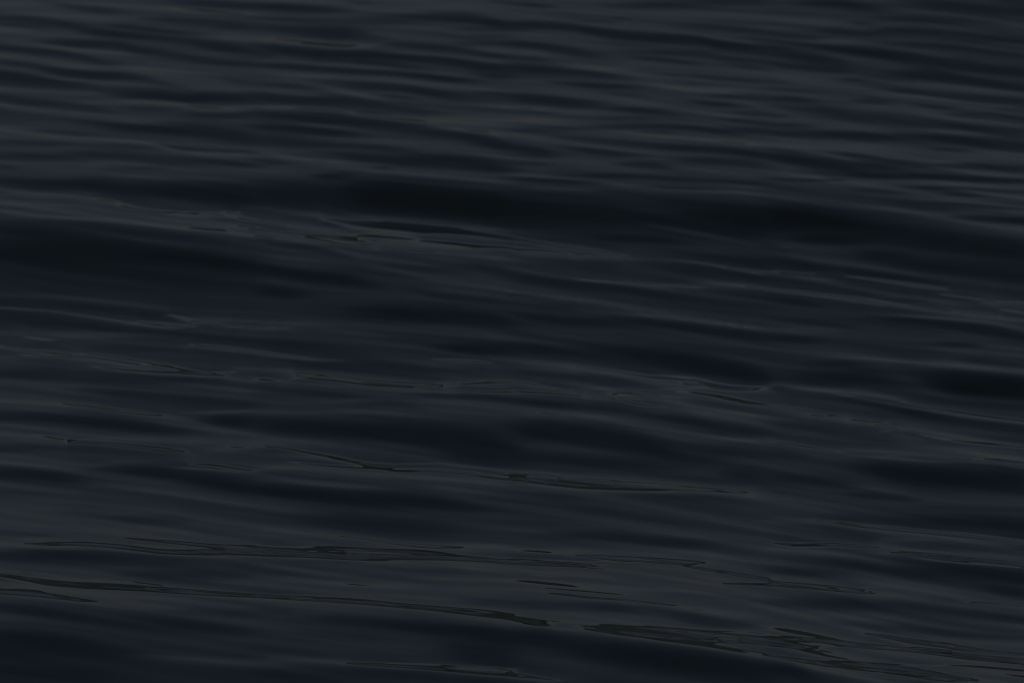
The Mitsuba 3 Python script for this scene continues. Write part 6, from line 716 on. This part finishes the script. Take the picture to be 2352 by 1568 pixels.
# The swell under them: tilt in tenths of a degree on a lattice, and the correction of the ripples' mean tilt.
SWELL_X = np.arange(-2.4, 2.41, 0.4)
SWELL_Y = np.arange(9.0, 22.1, 0.4)
SWELL = np.array("""0 0 0 0 0 0 0 0 0 0 0 0 0
0 0 0 0 0 0 0 0 0 0 0 0 0
0 0 0 0 0 -1 -1 -1 -2 -1 0 0 0
0 0 0 0 -3 -8 -6 -9 -15 -9 -1 0 0
0 0 0 0 -9 -16 -12 -18 -40 -26 -4 0 0
0 0 0 -1 -10 -17 -13 -19 -39 -37 -6 0 0
0 0 -1 -5 -12 -18 -14 -21 -37 -36 -6 0 0
0 0 -1 -7 -13 -18 -15 -21 -31 -29 -5 0 0
0 0 -2 -9 -13 -16 -15 -21 -25 -20 -3 0 0
0 0 -2 -10 -12 -13 -12 -18 -18 -11 -1 0 0
0 0 -3 -9 -10 -10 -8 -13 -12 -3 0 0 0
0 0 -3 -8 -8 -6 -4 -8 -5 5 2 0 0
0 0 -3 -5 -4 -3 -1 -3 3 16 6 1 0
0 0 -2 -2 0 1 3 3 10 23 10 1 0
0 0 0 3 4 3 6 10 17 27 13 2 0
0 0 3 10 10 6 8 16 24 34 19 3 0
0 0 3 12 13 8 9 19 30 40 24 4 0
0 0 2 10 14 12 11 21 34 45 29 5 0
0 -1 1 9 14 15 13 20 35 49 36 7 0
0 -1 2 8 15 17 13 19 36 53 44 9 0
0 -1 2 8 15 17 12 19 36 56 52 11 1
0 -1 2 8 14 17 13 18 35 57 58 13 1
0 -2 2 8 13 16 13 18 35 57 62 15 1
0 -2 1 8 12 14 11 17 34 56 61 17 1
0 -3 -1 6 10 11 9 17 32 54 60 20 2
0 -2 -1 4 8 8 7 15 31 50 56 22 2
0 -2 -1 3 6 6 5 13 28 46 53 22 2
0 -1 -1 2 5 4 4 11 24 42 36 14 2
0 0 0 0 1 1 1 3 6 11 9 4 0
0 0 0 0 0 0 0 0 1 1 1 0 0
0 0 0 0 0 0 0 0 0 0 0 0 0
0 0 0 0 0 0 0 0 0 0 0 0 0
0 0 0 0 0 0 0 0 0 0 0 0 0""".split(), float).reshape(len(SWELL_Y), len(SWELL_X)) / 10
BASE_X = np.array([-2.480, -2.000, -1.520, -1.040, -0.560, -0.080, 0.400, 0.880, 1.360, 1.840, 2.320])
BASE_Y = np.array([9.144, 9.656, 10.168, 10.680, 11.192, 11.704, 12.216, 12.728, 13.240, 13.752, 14.264, 14.776, 15.288, 15.800, 16.312, 16.824, 17.336, 17.848, 18.360, 18.872, 19.384, 19.896, 20.408, 20.920, 21.432, 21.944, 22.456])
BASE = np.array("""-13 -13 -13 -13 -20 -23 -29 -67 -67 -67 -67
-6 -6 -6 -6 -15 -17 -20 -60 -60 -60 -60
0 0 0 0 -9 -10 -13 -54 -54 -54 -54
6 6 6 6 -4 -4 -7 -48 -48 -48 -48
11 11 11 11 1 1 -1 -41 -43 -43 -43
-32 -32 -32 -32 -32 -41 -39 -45 -46 -46 -46
-37 -37 -37 -37 -34 -25 -29 -24 -22 -22 -22
-21 -21 -21 -21 -17 -8 -9 -3 -1 -1 -1
-21 -21 -21 -20 -4 4 -7 -17 -20 -20 -20
-20 -20 -20 -19 -10 -14 -11 -5 -1 -1 -1
-13 -13 -13 -10 10 12 5 -3 -7 -7 -7
32 32 32 29 19 5 6 11 14 14 14
21 21 21 15 1 9 26 35 34 34 34
-3 -3 -3 4 19 24 15 5 -2 -2 -2
-8 -8 -8 -10 -11 -9 -9 -7 -4 -4 -4
-6 -6 -6 -5 -4 -6 -8 -6 1 1 1
-8 -8 -8 -4 -1 -4 -5 -2 6 7 7
-12 -12 -12 -6 -2 -2 -1 3 12 13 13
-9 -9 -9 -7 -5 -5 0 7 16 18 18
-5 -5 -5 -7 -8 -8 0 10 20 23 23
-3 -3 -3 -6 -7 -7 1 11 21 25 25
-2 -2 -2 -4 -6 -6 2 13 22 27 27
0 0 -1 -3 -4 -4 4 14 23 29 29
2 2 1 -1 -2 -2 5 15 24 30 30
3 3 2 0 -1 -1 6 16 25 32 32
4 4 3 1 1 1 8 17 26 33 33
6 6 5 3 2 2 9 18 27 35 35""".split(), float).reshape(len(BASE_Y), len(BASE_X)) / 10

X0, X1, DX = -4.4, 4.4, 0.01
Y0, Y1, DY = 3.0, 29.0, 0.004
xs = np.arange(X0, X1, DX); ys = np.arange(Y0, Y1, DY)


def ease(t):
    t = np.clip(t, 0, 1)
    return t * t * (3 - 2 * t)


def paint_slopes(slope, faces):
    """faces: (power, fade at the left end, fade at the right end, rows x, y, reach towards the near side, reach towards the far side, slope in degrees)"""
    for power, fa, fb, v in faces:
        x = v[:, 0] + np.arange(len(v)) * 1e-6
        i0, i1 = np.searchsorted(xs, [x[0], x[-1]])
        if i1 - i0 < 2:
            continue
        q = xs[i0:i1]
        yc = PchipInterpolator(x, v[:, 1])(q) if len(x) > 2 else np.interp(q, x, v[:, 1])
        near, far, tilt = (np.interp(q, x, v[:, k]) for k in (2, 3, 4))
        a = np.ones_like(q)
        if fa > 0:
            a *= ease((q - x[0]) / fa)
        if fb > 0:
            a *= ease((x[-1] - q) / fb)
        if power < 3:
            near, far = near * (.55 + .45 * np.sqrt(a)), far * (.55 + .45 * np.sqrt(a))
        m = 2.2 if power < 3 else 1.7
        j0, j1 = np.searchsorted(ys, [(yc - near * m).min(), (yc + far * m).max()])
        d = ys[j0:j1, None] - yc
        w = a * np.exp(-np.abs(d / np.where(d < 0, near, far)) ** power)
        slope[j0:j1, i0:i1] += w * (tilt - slope[j0:j1, i0:i1])
    return slope


def heights(slope, MU=0.04, CREST=-0.43, LONG=12.0):
    """The surface whose slope along y is nearest to the given one, with level crests along (1, CREST)."""
    S = np.fft.rfft2(np.tan(np.radians(slope)))
    ky = 2 * np.pi * np.fft.fftfreq(len(ys), DY)[:, None]
    kx = 2 * np.pi * np.fft.rfftfreq(len(xs), DX)[None]
    den = ky**2 + MU * (kx + CREST * ky) ** 2 + (2 * np.pi / LONG) ** 2
    return np.fft.irfft2(-1j * ky * S / den, slope.shape)


def charted(x, y):
    """How far the faces hold (1) before open sea goes on (0), across and along."""
    return ease((0.0769 * y + 1.75 - np.abs(x)) / 1.6), ease((y - 7.6) / 3.0) * ease((24.0 - y) / 4.2)


def long_swell(slope):
    """The mean tilt of each row of the charted water, smoothed: the long swell, which runs on sideways."""
    inside = np.abs(xs)[None] < 0.0769 * ys[:, None] + 0.1
    mean = (slope * inside).sum(1) / inside.sum(1)
    return gaussian_filter1d(mean, 0.3 / DY, mode="nearest")


faces = []
for row in FACES.strip().split("\n"):
    head, *rest = row.split()
    power, fa, fb = (float(q) for q in head.split(","))
    v = np.array([[float(q) for q in r.split(",")] for r in rest])
    faces.append((power, fa / 1000, fb / 1000, v / [1000, 1000, 1000, 1000, 10]))

slope = RectBivariateSpline(BASE_Y, BASE_X, BASE, kx=1, ky=1)(ys, xs)
slope = paint_slopes(slope, faces)
slope += RectBivariateSpline(SWELL_Y, SWELL_X, SWELL, kx=3, ky=3)(np.clip(ys, 9, 22), np.clip(xs, -2.4, 2.4))
across, along = charted(xs[None], ys[:, None])
tilt = long_swell(slope)[:, None]
near_water = heights((slope * across + tilt * (1 - across)) * along)
swell = heights(np.broadcast_to(tilt * along, slope.shape))[:, 0]

# fine capillary ripples: a random field with long crests
rng = np.random.default_rng(11)
ky = np.fft.fftfreq(len(ys), DY)[:, None]
kx = np.fft.rfftfreq(len(xs), DX)[None]
k1, k2 = ky - 0.43 * kx * 0, kx + -0.43 * ky
for wave, long, rms in ((0.05, 0.14, 0.15), (0.11, 0.35, 0.35), (0.23, 0.6, 0.55)):
    spec = np.exp(-(((np.abs(k1) - 1 / wave) * wave / 0.45) ** 2) - (k2 * long) ** 2)
    f = np.fft.irfft2(spec * np.fft.rfft2(rng.standard_normal(near_water.shape)), near_water.shape)
    near_water += f * math.radians(rms) / np.gradient(f, DY, axis=0).std()


def spread(a, b, step, grow, most, far):
    """Coordinates in steps from a to b, then in growing steps out to far on both sides."""
    inner = np.arange(a, b, step)
    out, w, q = [], step, 0.0
    while q < far:
        w = min(w * grow, most) if q < 7 else w * 1.25
        q += w
        out.append(q)
    out = np.array(out)
    return np.concatenate([a - out[::-1], inner, inner[-1] + out])


gx = spread(-1.66, 1.66, 0.009, 1.08, 0.055, 4000.0)
gy = spread(10.3, 14.0, 0.005, 1.06, 0.06, 4000.0)
gy = np.concatenate([gy[gy < 14.0], np.arange(14.0, 16.6, 0.0065), np.arange(16.6, 20.6, 0.0105)])
w, q, more = 0.0095, gy[-1], []
while q < 6000:
    w = min(w * 1.05, 0.06) if q < 34 else w * 1.22
    q += w
    more.append(q)
gy = np.concatenate([gy, more])
sx, sy = np.gradient(gx)[None], np.gradient(gy)[:, None]
px, py = gx[None], gy[:, None]

z = np.zeros((len(gy), len(gx)))
rest = 1 - ease((0.0769 * py + 0.44 - np.abs(px)) / 0.36) * ease((py - 9.6) / 1.0) * ease((20.8 - py) / 1.2)
for i in range(70):                                     # the sea around: sums of crossing wave trains of the same steepness
    wave = 0.13 * (2.4 / 0.13) ** rng.random()
    turn = math.radians(rng.normal(-23, 16))
    a, b = 2 * math.pi / wave * math.sin(-turn), 2 * math.pi / wave * math.cos(turn)
    amp = wave * 0.0025
    z += amp * np.exp(-((a * sx / 2) ** 2) - (b * sy / 2) ** 2) * np.sin(a * px + b * py + rng.random() * 6.2832)
z *= rest
ix = np.nonzero((gx > xs[2]) & (gx < xs[-3]))[0]
iy = np.nonzero((gy > ys[2]) & (gy < ys[-3]))[0]
fx, fy = (gx[ix] - xs[0]) / DX, (gy[iy] - ys[0]) / DY
ax, ay = fx.astype(int), fy.astype(int)
tx, ty = (fx - ax)[None], (fy - ay)[:, None]
g = lambda j, i: near_water[np.ix_(ay + j, ax + i)]  # noqa: E731
inner = (g(0, 0) * (1 - tx) + g(0, 1) * tx) * (1 - ty) + (g(1, 0) * (1 - tx) + g(1, 1) * tx) * ty
ends = ease((gy[iy] - 4) / 2)[:, None] * ease((28 - gy[iy]) / 4)[:, None]
swell_line = np.interp(gy[iy], ys, swell)[:, None] * ends
edge = ease((4.3 - np.abs(gx[ix])) / 0.8)[None] * ends
z[iy] += swell_line * ease((60 - np.abs(gx)) / 40)
z[np.ix_(iy, ix)] += (inner - swell_line) * edge

n, m = len(gy), len(gx)
verts = np.stack([np.broadcast_to(px, z.shape), np.broadcast_to(py, z.shape), z], -1).reshape(-1, 3)
i, j = np.meshgrid(np.arange(n - 1), np.arange(m - 1), indexing="ij")
k = (i * m + j).ravel()
tri = np.concatenate([np.stack([k, k + 1, k + m + 1], 1), np.stack([k, k + m + 1, k + m], 1)])
normal = np.stack([-np.gradient(z, gx, axis=1), -np.gradient(z, gy, axis=0), np.ones_like(z)], -1).reshape(-1, 3)
normal /= np.linalg.norm(normal, axis=1, keepdims=True)


def ply_with_normals(v, f, nrm, bsdf):
    path = meshkit.write_ply((v, f), False, normals=nrm)
    return {"type": "ply", "filename": path, "face_normals": False, "bsdf": {"type": "ref", "id": bsdf}}


scene["water"] = ply_with_normals(verts, tri, normal, "deep_water")
labels["water"] = {"label": "dark rippled sea water with long low waves at dusk", "kind": "structure"}

# ------------------------------------------------------------------ the far shore across the water, haze painted into its colour, mirrored low in the backs of the waves
a = np.linspace(-75, 75, 301)
r = np.array([0, 3, 8, 18, 40, 90, 200, 420])
rise = np.array([-2, 92.0, 0, 0, 0, 0, 0, 0.0])
prof = np.array([-0.15, 0.35, 0.62, 0.8, 0.93, 1.0, 0.7, -0.2])
A, R = np.meshgrid(np.radians(a), 1500 + r, indexing="ij")
hx, hy = R * np.sin(A), R * np.cos(A)
top = 92.0 * (0.72 + 0.55 * meshkit.fbm(np.stack([a * 0.22, a * 0, a * 0], -1) + 3.3, 4, seed=8))
rough = meshkit.fbm(np.stack([hx * 0.02, hy * 0.02, hx * 0], -1), 4, seed=5)
hz = prof[None] * top[:, None] * (0.8 + 0.4 * rough)
hz[:, 0] = -4
hz[:, -1] = -4
p, q = hx.shape
i, j = np.meshgrid(np.arange(p - 1), np.arange(q - 1), indexing="ij")
k = (i * q + j).ravel()
scene["hills"] = mikit.ply((np.stack([hx, hy, hz], -1).reshape(-1, 3), np.stack([k, k + q, k + q + 1, k + 1], 1)), "hazed_shore", smooth=60)
labels["hills"] = {"label": "low hills along the far shore, pale blue with painted haze", "kind": "structure"}
